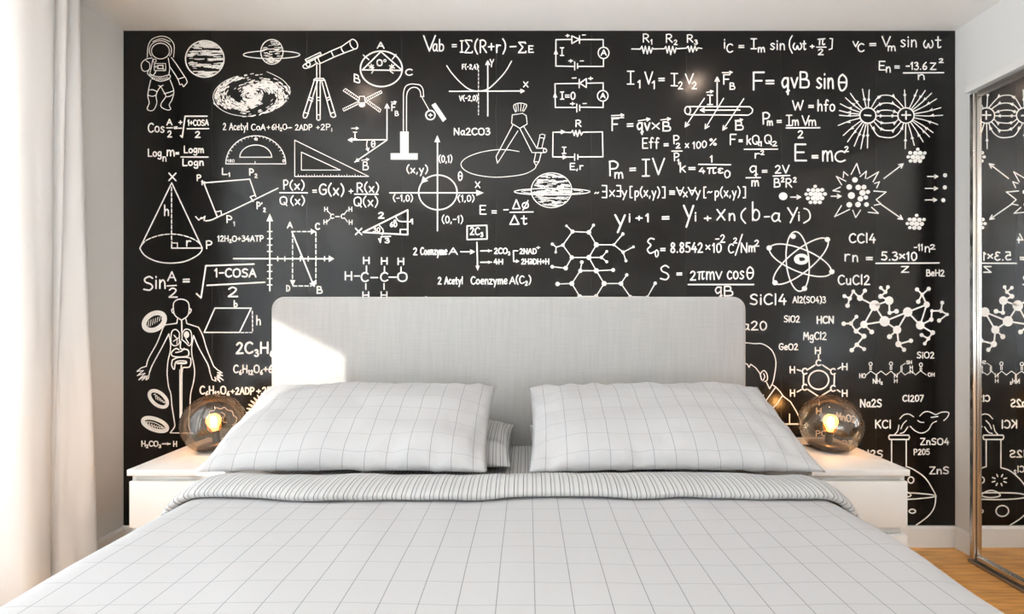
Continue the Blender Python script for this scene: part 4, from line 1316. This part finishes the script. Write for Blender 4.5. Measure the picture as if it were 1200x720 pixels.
# --- parallelogram, sugars
O(140, 340)
P('parallelogram_diagram')
L(8, '675 128 930 128 848 298 600 298', closed=True); L(7, '938 150 940 298', dash=(18, 12)); L(6, '858 300 936 298', dash=(20, 10)); T('b', 808, 118, 40, 832, 8.5); T('h', 965, 246, 62, 998, 7.5)
P('formula'); T('2C_3H_6', 824, 446, 76, 1090, 12)
P('formula'); T('C_6H_1_2O_6+6', 806, 580, 52, 1080, 8.5)
O(140, 430)
P('formula'); T('C_6H_1_2O_6', 570, 190, 54, 776, 9); T('+', 786, 192, 42, 812, 8.5); T('2ADP', 820, 192, 46, 950, 9); T('+', 968, 192, 42, 998, 8.5); T('2P', 1008, 190, 46, 1074, 9)
P('formula'); T('H_2CO_3', 160, 558, 36, 296, 7.5); AR(7.5, '306 541 362 541', 22, True); T('H', 384, 558, 34, 408, 7.5)
# --- the human figure
O(140, 340)
P('anatomy_drawing')
w = 7
L(w, '440 212 400 184 386 150 385 96 408 70 440 65 474 75 492 100 493 150 480 186 440 212', True)
L(w, '385 130 372 138 376 156 386 165', True); L(w, '493 128 508 138 504 156 494 166', True)
L(w, '412 204 408 234 330 245'); L(w, '330 245 312 264 270 370 210 480 194 536', True)
L(6, '194 536 160 546 128 572 174 566 130 602 184 585 140 632 188 602 164 634 202 602 190 632 208 622 215 580')
L(w, '215 580 240 520 300 410 352 308', True)
L(w, '352 308 364 380 360 440 346 500 340 590 350 680 366 730 374 820 390 920 392 960 362 1002', True)
L(w, '472 204 478 236 560 262'); L(w, '560 262 590 322 620 420 668 538', True)
L(6, '668 538 692 560 726 582 692 580 730 602 692 596 734 634 688 606 712 646 674 612 682 640 656 630 640 578')
L(w, '640 578 624 520 560 402 526 320', True)
L(w, '526 320 513 400 515 460 532 560 526 640 505 730 500 830 490 940 506 1004', True)
L(w, '362 1004 520 1005'); L(9, '440 530 436 640 436 890', True); L(5, '428 560 430 900'); L(5, '446 560 444 890')
L(9, '442 215 444 300'); L(w, '425 322 424 300 400 278 372 296 368 370 394 392 424 374 425 322', True); L(w, '446 340 446 306 470 276 505 290 512 358 496 392 466 366 440 345', True)
disc(476, 314, 20, 24); L(6, '430 330 385 360'); L(6, '410 342 388 318'); L(6, '412 346 408 378'); L(6, '470 340 492 376')
L(8, '436 360 436 412 484 420 490 458 450 470 382 466 370 440 400 412 424 420', True); L(w, '400 440 440 430 460 410', True)
L(8, '376 492 420 474 494 476 506 500 496 540 452 546 446 570', True); L(8, '376 492 372 530 390 556 404 504 468 500 470 516 410 516', True)
L(6, '404 510 470 510')
# --- blood cells
P('cell_drawing')
E(30, 250, 222, 78, 54, rot=-32)
for k in range(7):
    L(4, [(205 + 16 * k, 262 - 9 * k), (212 + 16 * k, 216 - 6 * k)])
O(140, 430)
P('cell_drawing')
E(22, 278, 225, 74, 42, rot=40)
for k in range(6):
    L(4, [(245 + 13 * k, 195 + 11 * k), (256 + 13 * k, 190 + 11 * k), (262 + 12 * k, 226 + 6 * k)])
P('cell_drawing')
E(24, 255, 405, 90, 38, rot=20)
for k in range(8):
    L(4, [(190 + 17 * k, 410 + 3 * k), (198 + 17 * k, 388 + 6 * k), (204 + 17 * k, 424 + 2 * k)])
L(5, '185 385 250 392 320 430', True)
P('virus_drawing')
n = 34
pts = []
for k in range(n * 2):
    a = PI * k / n
    r = 112 if k % 2 == 0 else 168
    pts.append((1062 + r * math.cos(a), 335 + r * .95 * math.sin(a)))
L(7, pts, closed=True); E(5, 1062, 335, 108, 104)
P('brain_drawing')
L(6, '640 390 622 370 634 340 640 312 668 306 684 286 716 296 742 284 764 304 796 312 806 340 828 360 820 392 800 410', True)
L(5, '660 360 690 344 700 370 730 352', True); L(5, '720 320 744 336 730 380 760 392', True)
bn = bmesh.new()
mx0, mx1, mz0, mz1 = (145.5 - 618) / S_PX, (1118.5 - 618) / S_PX, 0.106, CEIL - 0.002
box(bn, mx0, mx1, -0.004, -0.0005, mz0, mz1)
mural = tag(obj('wall_mural', bn, M['black'], None, False), 'matte black wall mural covered in white science drawings and formulas behind the bed', 'mural')
for name, bm_ in parts:
    obj(name, bm_, M['chalk'], mural, False)
bs = bmesh.new()
for px in (249, 360, 471, 581.5, 692.5, 804, 915, 1026):
    x = (px - 618) / S_PX
    box(bs, x - 0.0009, x + 0.0009, -0.00415, -0.0038, mz0, mz1)
obj('paper_seams', bs, M['seam'], mural, False)
# ------------------------------------------------------------------ sliding mirror door on the right
DX = 2.076
door = struct('door_1', boxes((DX + 0.004, XR - 0.004, -1.36, -0.135, 0.014, 2.188)), M['trim'])
DY0, DY1 = -0.142, -1.35
struct('mirror_panel', boxes((DX, DX + 0.003, DY1 + 0.02, DY0 - 0.035, 0.045, 2.16)), M['mirror'], door)
bm = boxes((DX - 0.012, DX + 0.004, DY0 - 0.014, DY0, 0.02, 2.18, 0.003),
           (DX - 0.020, DX + 0.004, DY0 - 0.030, DY0 - 0.017, 0.02, 2.18, 0.005),
           (DX - 0.008, DX + 0.004, DY0 - 0.036, DY0 - 0.031, 0.02, 2.18, 0.001))
struct('door_stile', bm, M['chrome'], door, True)
struct('door_stile', boxes((DX - 0.014, DX + 0.004, DY1, DY1 + 0.03, 0.02, 2.18, 0.004)), M['chrome'], door, True)
struct('door_rail', boxes((DX - 0.014, DX + 0.004, DY1 + 0.03, DY0 - 0.036, 0.022, 0.046, 0.004)), M['chrome'], door, True)
struct('door_rail', boxes((DX - 0.012, DX + 0.004, DY1 + 0.03, DY0 - 0.036, 2.155, 2.18, 0.003)), M['bronze'], door, True)
struct('door_track', boxes((DX - 0.022, DX + 0.02, DY1, DY0, 0.0, 0.014, 0.002)), M['bronze'], door, True)
struct('trim_4', boxes((DX - 0.022, XR, -1.36, -0.130, 2.190, 2.222, 0.002)), M['trim'])

# ------------------------------------------------------------------ bed
HX0, HX1 = -1.167, 0.996
HY0, HY1 = -0.200, -0.065
HZ = 1.234
BXC, BHW = -0.058, 1.007          # centre and half width of the made bed
bed = empty('bed', (BXC, -1.2, 0))
tag(bed, 'wide king bed with tall pale grey upholstered headboard against the black mural', 'bed')
def under(o, root):
    o.parent = root
    o.matrix_parent_inverse = root.matrix_world.inverted() if root.matrix_world != Matrix() else Matrix.Translation(-root.location)
    return o

def rounded_panel(x0, x1, z0, z1, y0, y1, rc, re, nc=10, ne=5):
    """upholstered slab: rounded top corners of radius rc, softened front and back edges of radius re"""
    def outline(ins):
        pts = [(x0 + ins, z0), ]
        r = max(rc - ins, 0.004)
        cx, cz = x0 + ins + r, z1 - ins - r
        for i in range(nc + 1):
            a = PI - PI / 2 * i / nc
            pts.append((cx + r * math.cos(a), cz + r * math.sin(a)))
        cx = x1 - ins - r
        for i in range(nc + 1):
            a = PI / 2 - PI / 2 * i / nc
            pts.append((cx + r * math.cos(a), cz + r * math.sin(a)))
        pts.append((x1 - ins, z0))
        return pts
    bm = bmesh.new()
    loops = []
    for i in range(ne + 1):
        a = PI / 2 * i / ne
        loops.append((re * (1 - math.sin(a)), y0 + re * (1 - math.cos(a))))
    for i in range(ne + 1):
        a = PI / 2 * i / ne
        loops.append((re * (1 - math.cos(a)), y1 - re + re * math.sin(a)))
    rings = [[bm.verts.new((x, y, z)) for x, z in outline(ins)] for ins, y in loops]
    n = len(rings[0])
    for a, b in zip(rings, rings[1:]):
        for k in range(n):
            j = (k + 1) % n
            bm.faces.new((a[k], a[j], b[j], b[k]))
    bm.faces.new(rings[0])
    bm.faces.new(list(reversed(rings[-1])))
    bmesh.ops.recalc_face_normals(bm, faces=bm.faces)
    return bm
hb = auto_smooth(obj('headboard', rounded_panel(HX0, HX1, 0.06, HZ, HY0, HY1, 0.058, 0.018), M['linen']))
under(hb, bed)
def piping_path(ins, y):
    pts = [(HX0 + ins, y, 0.1)]
    r = 0.058 - ins
    for cx, s0 in ((HX0 + ins + r, PI), (HX1 - ins - r, PI / 2)):
        for i in range(9):
            a = s0 - PI / 2 * i / 8
            pts.append((cx + r * math.cos(a), y, HZ - ins - r + r * math.sin(a)))
    pts.append((HX1 - ins, y, 0.1))
    return pts
pp = obj('piping', tube(bmesh.new(), piping_path(0.003, HY0 + 0.012), 0.004, 6), M['piping'])
under(pp, hb)
bb = obj('bed_base', boxes((BXC - 0.90, BXC + 0.90, -2.20, HY0 - 0.01, 0.09, 0.30, 0.02)), M['wood_dark'])
under(bb, bed)
for sx in (-1, 1):
    for y in (-0.42, -2.10):
        lg = bmesh.new()
        lathe(lg, [(0, 0), (0.022, 0), (0.032, 0.092), (0, 0.092)], 16, Matrix.Translation((BXC + sx * 0.8, y, 0)))
        under(obj('leg', lg, M['bronze']), bed)
MZ = 0.600

def soft_box(x0, x1, y0, y1, z0, z1, r, nx=40, ny=40):
    """mattress in a fitted sheet, with UVs in metres"""
    bm = bmesh.new()
    box(bm, x0, x1, y0, y1, z0, z1, r, 5)
    uvl = bm.loops.layers.uv.new('UVMap')
    for f in bm.faces:
        for l in f.loops:
            l[uvl].uv = (l.vert.co.x, l.vert.co.y - l.vert.co.z)
    return bm
mt = obj('mattress', soft_box(BXC - 0.915, BXC + 0.915, -2.21, -0.315, 0.30, MZ, 0.045), M['stripe'], label='mattress in a grey striped fitted sheet')
auto_smooth(mt, 60)
under(mt, bed)

# ------------------------------------------------------------------ duvet: cross section by arc length
RD = 0.100
def xsec(s, off=0.0, zt=0.620, yv=0.0):
    """point and normal on the cross section of the draped cover; s in metres from the centre line"""
    flat = BHW - RD
    a = abs(s)
    sg = 1 if s >= 0 else -1
    if a <= flat:
        x, z, nx, nz = a, zt, 0, 1
    elif a <= flat + RD * PI / 2:
        t = (a - flat) / RD
        x, z, nx, nz = flat + RD * math.sin(t), zt - RD + RD * math.cos(t), math.sin(t), math.cos(t)
    else:
        d = a - flat - RD * PI / 2
        x, z, nx, nz = BHW + 0.04 * d, zt - RD - d, 1, 0
    w = 0.0
    if a > flat:
        w = min(1, (a - flat) / 0.4) * 0.016 * math.sin(yv * 11 + sg * 1.3) * math.sin(yv * 4.1 + 0.5)
    nvec = noise.noise(Vector((s * 2.1, yv * 2.1, 3.3))) * 0.010 + noise.noise(Vector((s * 7, yv * 5, 1.1))) * 0.0035
    o = off + nvec + w
    return Vector((BXC + sg * (x + nx * o), yv, z + nz * o))

def cloth_from_grid(grid, uvs, wrap=False):
    bm = bmesh.new()
    uvl = bm.loops.layers.uv.new('UVMap')
    vs = [[bm.verts.new(p) for p in row] for row in grid]
    for i in range(len(vs) - 1):
        for j in range(len(vs[0]) - 1):
            f = bm.faces.new((vs[i][j], vs[i + 1][j], vs[i + 1][j + 1], vs[i][j + 1]))
            for l, (a, b) in zip(f.loops, ((i, j), (i + 1, j), (i + 1, j + 1), (i, j + 1))):
                l[uvl].uv = uvs[a][b]
    bmesh.ops.recalc_face_normals(bm, faces=bm.faces)
    return bm

SW = BHW - RD + RD * PI / 2 + 0.33
NS = 120
YF = -0.985                       # front edge of the folded-back band
ss = [-SW + 2 * SW * i / NS for i in range(NS + 1)]
ys = [YF + 0.06 - (2.26 - 0.925) * j / 70 for j in range(71)]
grid = [[xsec(s, 0.0, 0.620, y) for y in ys] for s in ss]
uvs = [[(s + 0.002, y) for y in ys] for s in ss]
# the foot end hangs down
for i, s in enumerate(ss):
    y = ys[-1]
    p = grid[i][-1]
    for k in range(1, 9):
        d = 0.36 * k / 8
        zz = max(0.24, p.z - d)
        grid[i].append(Vector((p.x, y - 0.05 * min(1, k / 3) - 0.02 * math.sin(s * 9), zz if p.z > 0.24 else p.z)))
        uvs[i].append((s + 0.002, y - d))
duvet = obj('duvet', cloth_from_grid(grid, uvs), M['grid'])
tag(duvet, 'white duvet with thin grey window-pane check spread over the king bed', 'duvet')
md = duvet.modifiers.new('thickness', 'SOLIDIFY')
md.thickness = 0.012
md.offset = -1

# folded-back striped band: a soft roll with its own thickness
BT = 0.030
YK = -0.822
prof = [(YF + 0.012, 0.004), (YF + 0.002, 0.010), (YF - 0.002, 0.020), (YF + 0.004, BT - 0.004), (YF + 0.02, BT + 0.003)]
n = 12
for k in range(1, n + 1):
    t = k / n
    prof.append((YF + 0.02 + (YK - YF - 0.05) * t, BT + 0.004 + 0.008 * math.sin(PI * t)))
prof += [(YK - 0.015, BT - 0.001), (YK, 0.018), (YK + 0.002, 0.006), (YK - 0.012, -0.002)]
grid, uvs = [], []
arc = [0.0]
for (p0, q0), (p1, q1) in zip(prof, prof[1:]):
    arc.append(arc[-1] + math.hypot(p1 - p0, q1 - q0))
NB = 160
for i in range(NB + 1):
    s = -SW * 0.93 + 2 * SW * 0.93 * i / NB
    row, ur = [], []
    for (y, o), a in zip(prof, arc):
        wob = 0.010 * math.sin(s * 5.2 + 0.8) * (1 if y < YF + 0.06 else 0.25) + 0.006 * math.sin(s * 13)
        p = xsec(s, o + 0.004 * noise.noise(Vector((s * 9, y * 9, 7))), 0.621, y)
        p.y += wob
        row.append(p)
        ur.append((s + 0.018 * math.sin((y + 0.3 * s) * 9) * min(1, abs(s)) , a))
    grid.append(row)
    uvs.append(ur)
bb_ = cloth_from_grid(grid, uvs)
band = obj('folded_band', bb_, M['stripe'], duvet, label='folded-back top edge with narrow grey stripes')

# ------------------------------------------------------------------ pillows
def pillow_mesh(wd, ln, th, seed, wr=1.0, nu=56, nv=40):
    bm = bmesh.new()
    uvl = bm.loops.layers.uv.new('UVMap')
    def pos(u, v, side):
        px = u * wd / 2 * (1 - 0.030 * (1 - v * v) * abs(u) ** 3)
        py = v * ln / 2 * (1 - 0.055 * (1 - u * u) * abs(v) ** 3)
        h = (max(0.0, 1 - abs(u) ** 4.0) * max(0.0, 1 - abs(v) ** 3.4)) ** 0.58
        edge = max(abs(u), abs(v))
        wn = noise.noise(Vector((u * 2.6 + seed, v * 2.2, side * 4.0))) * 0.012
        wn += noise.noise(Vector((u * 10 + seed * 3, v * 3.2, side * 2.0))) * 0.016 * edge ** 2.5 * wr
        z = (1 if side > 0 else -0.4) * (th / 2 * h) + wn * (1 if h > 0.02 else 0.3) * min(1, h * 3 + 0.1)
        return Vector((px, py, z))
    us = [math.sin(PI / 2 * (-1 + 2 * i / nu)) * 0.35 + (-1 + 2 * i / nu) * 0.65 for i in range(nu + 1)]
    vs_ = [math.sin(PI / 2 * (-1 + 2 * j / nv)) * 0.35 + (-1 + 2 * j / nv) * 0.65 for j in range(nv + 1)]
    us[0] = vs_[0] = -1; us[-1] = vs_[-1] = 1
    top = [[bm.verts.new(pos(u, v, 1)) for v in vs_] for u in us]
    bot = []
    for i, u in enumerate(us):
        row = []
        for j, v in enumerate(vs_):
            row.append(top[i][j] if i in (0, nu) or j in (0, nv) else bm.verts.new(pos(u, v, -1)))
        bot.append(row)
    for g in (top, bot):
        for i in range(nu):
            for j in range(nv):
                f = bm.faces.new((g[i][j], g[i + 1][j], g[i + 1][j + 1], g[i][j + 1]))
                for l, (a, b) in zip(f.loops, ((i, j), (i + 1, j), (i + 1, j + 1), (i, j + 1))):
                    l[uvl].uv = (us[a] * wd / 2 * 1.03, vs_[b] * ln / 2 * 1.06)
    bmesh.ops.recalc_face_normals(bm, faces=bm.faces)
    return bm

def place_pillow(name, bm, m, low, high, xc, label, cat, roll=0.0, yaw=0.0, shift_n=0.0):
    """low / high: (y, z) of the middle of the lower and upper edge"""
    o = obj(name, bm, m)
    d = Vector((0, high[0] - low[0], high[1] - low[1]))
    c = Vector((xc, (high[0] + low[0]) / 2, (high[1] + low[1]) / 2))
    ang = math.atan2(d.z, d.y)
    o.location = c + shift_n * Vector((0, -math.sin(ang), math.cos(ang)))
    o.rotation_euler = (Matrix.Rotation(yaw, 3, 'Z') @ Matrix.Rotation(ang, 3, 'X') @ Matrix.Rotation(roll, 3, 'Y')).to_euler()
    tag(o, label, cat, 'bed pillows')
    return o
place_pillow('pillow', pillow_mesh(0.90, 0.46, 0.13, 2.0), M['stripe'], (-0.690, 0.632), (-0.275, 0.662), -0.505,
             'grey striped pillow under the checked pillow on the curtain side of the bed', 'pillow')
place_pillow('pillow', pillow_mesh(0.90, 0.46, 0.13, 5.0), M['stripe'], (-0.690, 0.632), (-0.275, 0.662), 0.455,
             'grey striped pillow under the checked pillow on the mirror side of the bed', 'pillow')
place_pillow('pillow', pillow_mesh(0.95, 0.50, 0.15, 9.0), M['grid'], (-0.815, 0.655), (-0.385, 0.850), -0.605,
             'white pillow with thin grey check on the curtain side of the bed', 'pillow')
place_pillow('pillow', pillow_mesh(0.96, 0.50, 0.15, 14.0), M['grid'], (-0.815, 0.657), (-0.385, 0.846), 0.485,
             'white pillow with thin grey check on the mirror side of the bed', 'pillow')

# ------------------------------------------------------------------ nightstands
def nightstand(x0, label):
    w_, h_, yb, yf = 0.385, 0.550, -0.030, -0.505
    r = empty('nightstand', (x0 + w_ / 2, (yb + yf) / 2, 0))
    tag(r, label, 'nightstand', 'white two-drawer nightstands')
    hw, hd = w_ / 2, (yb - yf) / 2
    body = boxes((-hw + 0.004, -hw + 0.02, -hd + 0.024, hd, 0.0, h_ - 0.026), (hw - 0.02, hw - 0.004, -hd + 0.024, hd, 0.0, h_ - 0.026),
                 (-hw + 0.02, hw - 0.02, hd - 0.01, hd, 0.02, h_ - 0.026), (-hw + 0.02, hw - 0.02, -hd + 0.03, hd - 0.01, 0.02, 0.036))
    obj('carcass', body, M['furniture'], r, False)
    obj('top_panel', boxes((-hw, hw, -hd, hd, h_ - 0.025, h_, 0.0025)), M['furniture'], r)
    for z0, z1, zr in ((0.322, 0.503, 0.524), (0.040, 0.292, 0.322)):
        d = obj('drawer', boxes((-hw + 0.008, hw - 0.008, -hd + 0.003, -hd + 0.021, z0, z1, 0.0015),
                                (-hw + 0.022, hw - 0.022, -hd + 0.021, hd - 0.03, z0 + 0.02, z0 + 0.032)), M['furniture'], r)
        obj('drawer_grip', boxes((-hw + 0.0215, hw - 0.0215, -hd + 0.022, -hd + 0.030, z1 - 0.01, zr)), M['recess'], d)
    return r
nightstand(-1.567, 'white two-drawer nightstand between the bed and the curtain')
nightstand(1.112, 'white two-drawer nightstand between the bed and the mirror door')

# ------------------------------------------------------------------ smoked glass globe lamps
def globe_lamp(x, y, tilt, label):
    r = empty('globe_lamp', (x, y, 0.550))
    tag(r, label, 'lamp', 'smoked glass globe lamps')
    A, B = 0.128, 0.130
    zc = 0.107
    zb = -0.103
    prof = []
    a0 = math.asin(zb / B)
    for i in range(49):
        a = a0 + (PI / 2 - a0) * i / 48
        prof.append((A * math.cos(a) if i < 48 else 0.0, zc + B * math.sin(a)))
    prof = [(0.0, prof[0][1])] + prof
    T_ = Matrix.Translation((0, 0, 0.108)) @ Matrix.Rotation(tilt, 4, 'Y') @ Matrix.Translation((0, 0, -0.108))
    lift = 0.0 + abs(math.sin(tilt)) * 0.062
    T_ = Matrix.Translation((0, 0, lift)) @ T_
    g = bmesh.new()
    lathe(g, prof, 96, T_)
    obj('glass_globe', g, M['smoke'], r)
    b = bmesh.new()
    lathe(b, [(0, 0.006), (0.074, 0.006), (0.080, 0.012), (0.080, 0.018), (0.072, 0.022), (0, 0.022)], 36, T_)
    obj('base', b, M['lampbase'], r)
    s = bmesh.new()
    lathe(s, [(0, 0.020), (0.016, 0.020), (0.015, 0.070), (0.013, 0.074), (0, 0.074)], 20, T_)
    obj('socket', s, M['lampbase'], r)
    u = bmesh.new()
    lathe(u, [(0, 0.072), (0.012, 0.074), (0.014, 0.084), (0.026, 0.104), (0.030, 0.120), (0.026, 0.138), (0.014, 0.149), (0, 0.151)], 24, T_)
    bo = obj('bulb', u, M['bulb'], r)
    fl = bmesh.new()
    lathe(fl, [(0, 0.092), (0.007, 0.096), (0.013, 0.112), (0.013, 0.122), (0.007, 0.136), (0, 0.139)], 16, T_)
    obj('filament', fl, M['filament'], bo)
    sx = -1 if x > 0 else 1
    c = bmesh.new()
    tube(c, [(sx * 0.05, 0.03, 0.006), (sx * 0.11, 0.06, 0.004), (sx * 0.15, 0.10, 0.004), (sx * 0.16, 0.18, 0.004)], 0.0028, 8)
    obj('cord', c, M['cord'], r)
    return r
globe_lamp(-1.402, -0.235, -0.16, 'lit smoked glass globe lamp on the nightstand by the curtain')
globe_lamp(1.356, -0.235, 0.10, 'lit smoked glass globe lamp on the nightstand by the mirror door')

# ------------------------------------------------------------------ curtains
def curtain(top, bot, ztop, zbot, nz=40, seed=0.0, th=0.004):
    t, b = catmull(top, 8), catmull(bot, 8)
    grid, uvs = [], []
    for i, (p, q) in enumerate(zip(t, b)):
        row, ur = [], []
        for k in range(nz + 1):
            f = k / nz
            e = f ** 1.25
            z = ztop + (zbot - ztop) * f
            wx = noise.noise(Vector((i * 0.12 + seed, z * 2.2, 0.3))) * 0.010 * f + noise.noise(Vector((i * 0.3 + seed, z * 6, 2.3))) * 0.004 * f
            row.append(Vector((p[0] + (q[0] - p[0]) * e + wx, p[1] + (q[1] - p[1]) * e, z)))
            ur.append((i * 0.02, z))
        grid.append(row)
        uvs.append(ur)
    return cloth_from_grid(grid, uvs)
ct = [(-1.962, -0.330), (-1.925, -0.325), (-1.908, -0.350), (-1.935, -0.385), (-1.955, -0.405), (-1.905, -0.402), (-1.882, -0.425), (-1.920, -0.450), (-1.950, -0.462), (-1.900, -0.462), (-1.872, -0.490), (-1.874, -0.550), (-1.890, -0.610), (-1.950, -0.640)]
cb = [(-1.930, -0.350), (-1.850, -0.330), (-1.808, -0.365), (-1.812, -0.430), (-1.830, -0.490), (-1.868, -0.505), (-1.872, -0.500), (-1.880, -0.510), (-1.890, -0.515), (-1.872, -0.525), (-1.835, -0.535), (-1.815, -0.585), (-1.825, -0.640), (-1.900, -0.665)]
cu = obj('curtain', curtain(ct, cb, CEIL - 0.03, 0.03), M['curtain'])
tag(cu, 'opaque off-white floor-length curtain hanging in folds beside the black mural', 'curtain')
md = cu.modifiers.new('thickness', 'SOLIDIFY')
md.thickness = 0.003
st, sb = [], []
for k in range(18):
    st.append((-1.945 + (0.018 if k % 2 else -0.018), -0.655 - 0.035 * k))
    sb.append((-1.930 + (0.026 if k % 2 else -0.026), -0.675 - 0.034 * k))
sh = obj('sheer_curtain', curtain(st, sb, CEIL - 0.03, 0.03, 30, 4.0), M['sheer'])
tag(sh, 'thin white sheer curtain hanging in front of the window', 'curtain')
md = sh.modifiers.new('thickness', 'SOLIDIFY')
md.thickness = 0.001
rod = empty('curtain_rail', (XL + 0.08, -1.6, CEIL))
tag(rod, 'white ceiling rail along the left wall that the curtains hang from', 'curtain rail')
obj('rail', boxes((-0.022, 0.022, -2.1, 1.2, -0.022, -0.0005, 0.002)), M['trim'], rod)

# ------------------------------------------------------------------ recessed downlights
def downlight(x, y, label):
    r = empty('downlight', (x, y, CEIL))
    tag(r, label, 'ceiling light', 'recessed ceiling downlights')
    b = bmesh.new()
    lathe(b, [(0.042, -0.001), (0.058, -0.001), (0.058, -0.004), (0.050, -0.008), (0.042, -0.006), (0.042, -0.001)], 32)
    obj('bezel', b, M['trim'], r)
    d = bmesh.new()
    lathe(d, [(0, -0.0035), (0.041, -0.0035), (0.041, -0.001), (0, -0.001)], 32)
    obj('lens', d, M['downlight'], r)
for x, y, lb in ((-1.02, -0.72, 'recessed warm downlight in the ceiling above the left nightstand'), (1.02, -0.55, 'recessed warm downlight in the ceiling above the right nightstand'),
                 (-0.9, -2.9, 'added fill downlight, unseen behind the camera on the window side'), (1.1, -2.9, 'added fill downlight, unseen behind the camera on the mirror side')):  # these two are added fill lights, out of view
    downlight(x, y, lb)
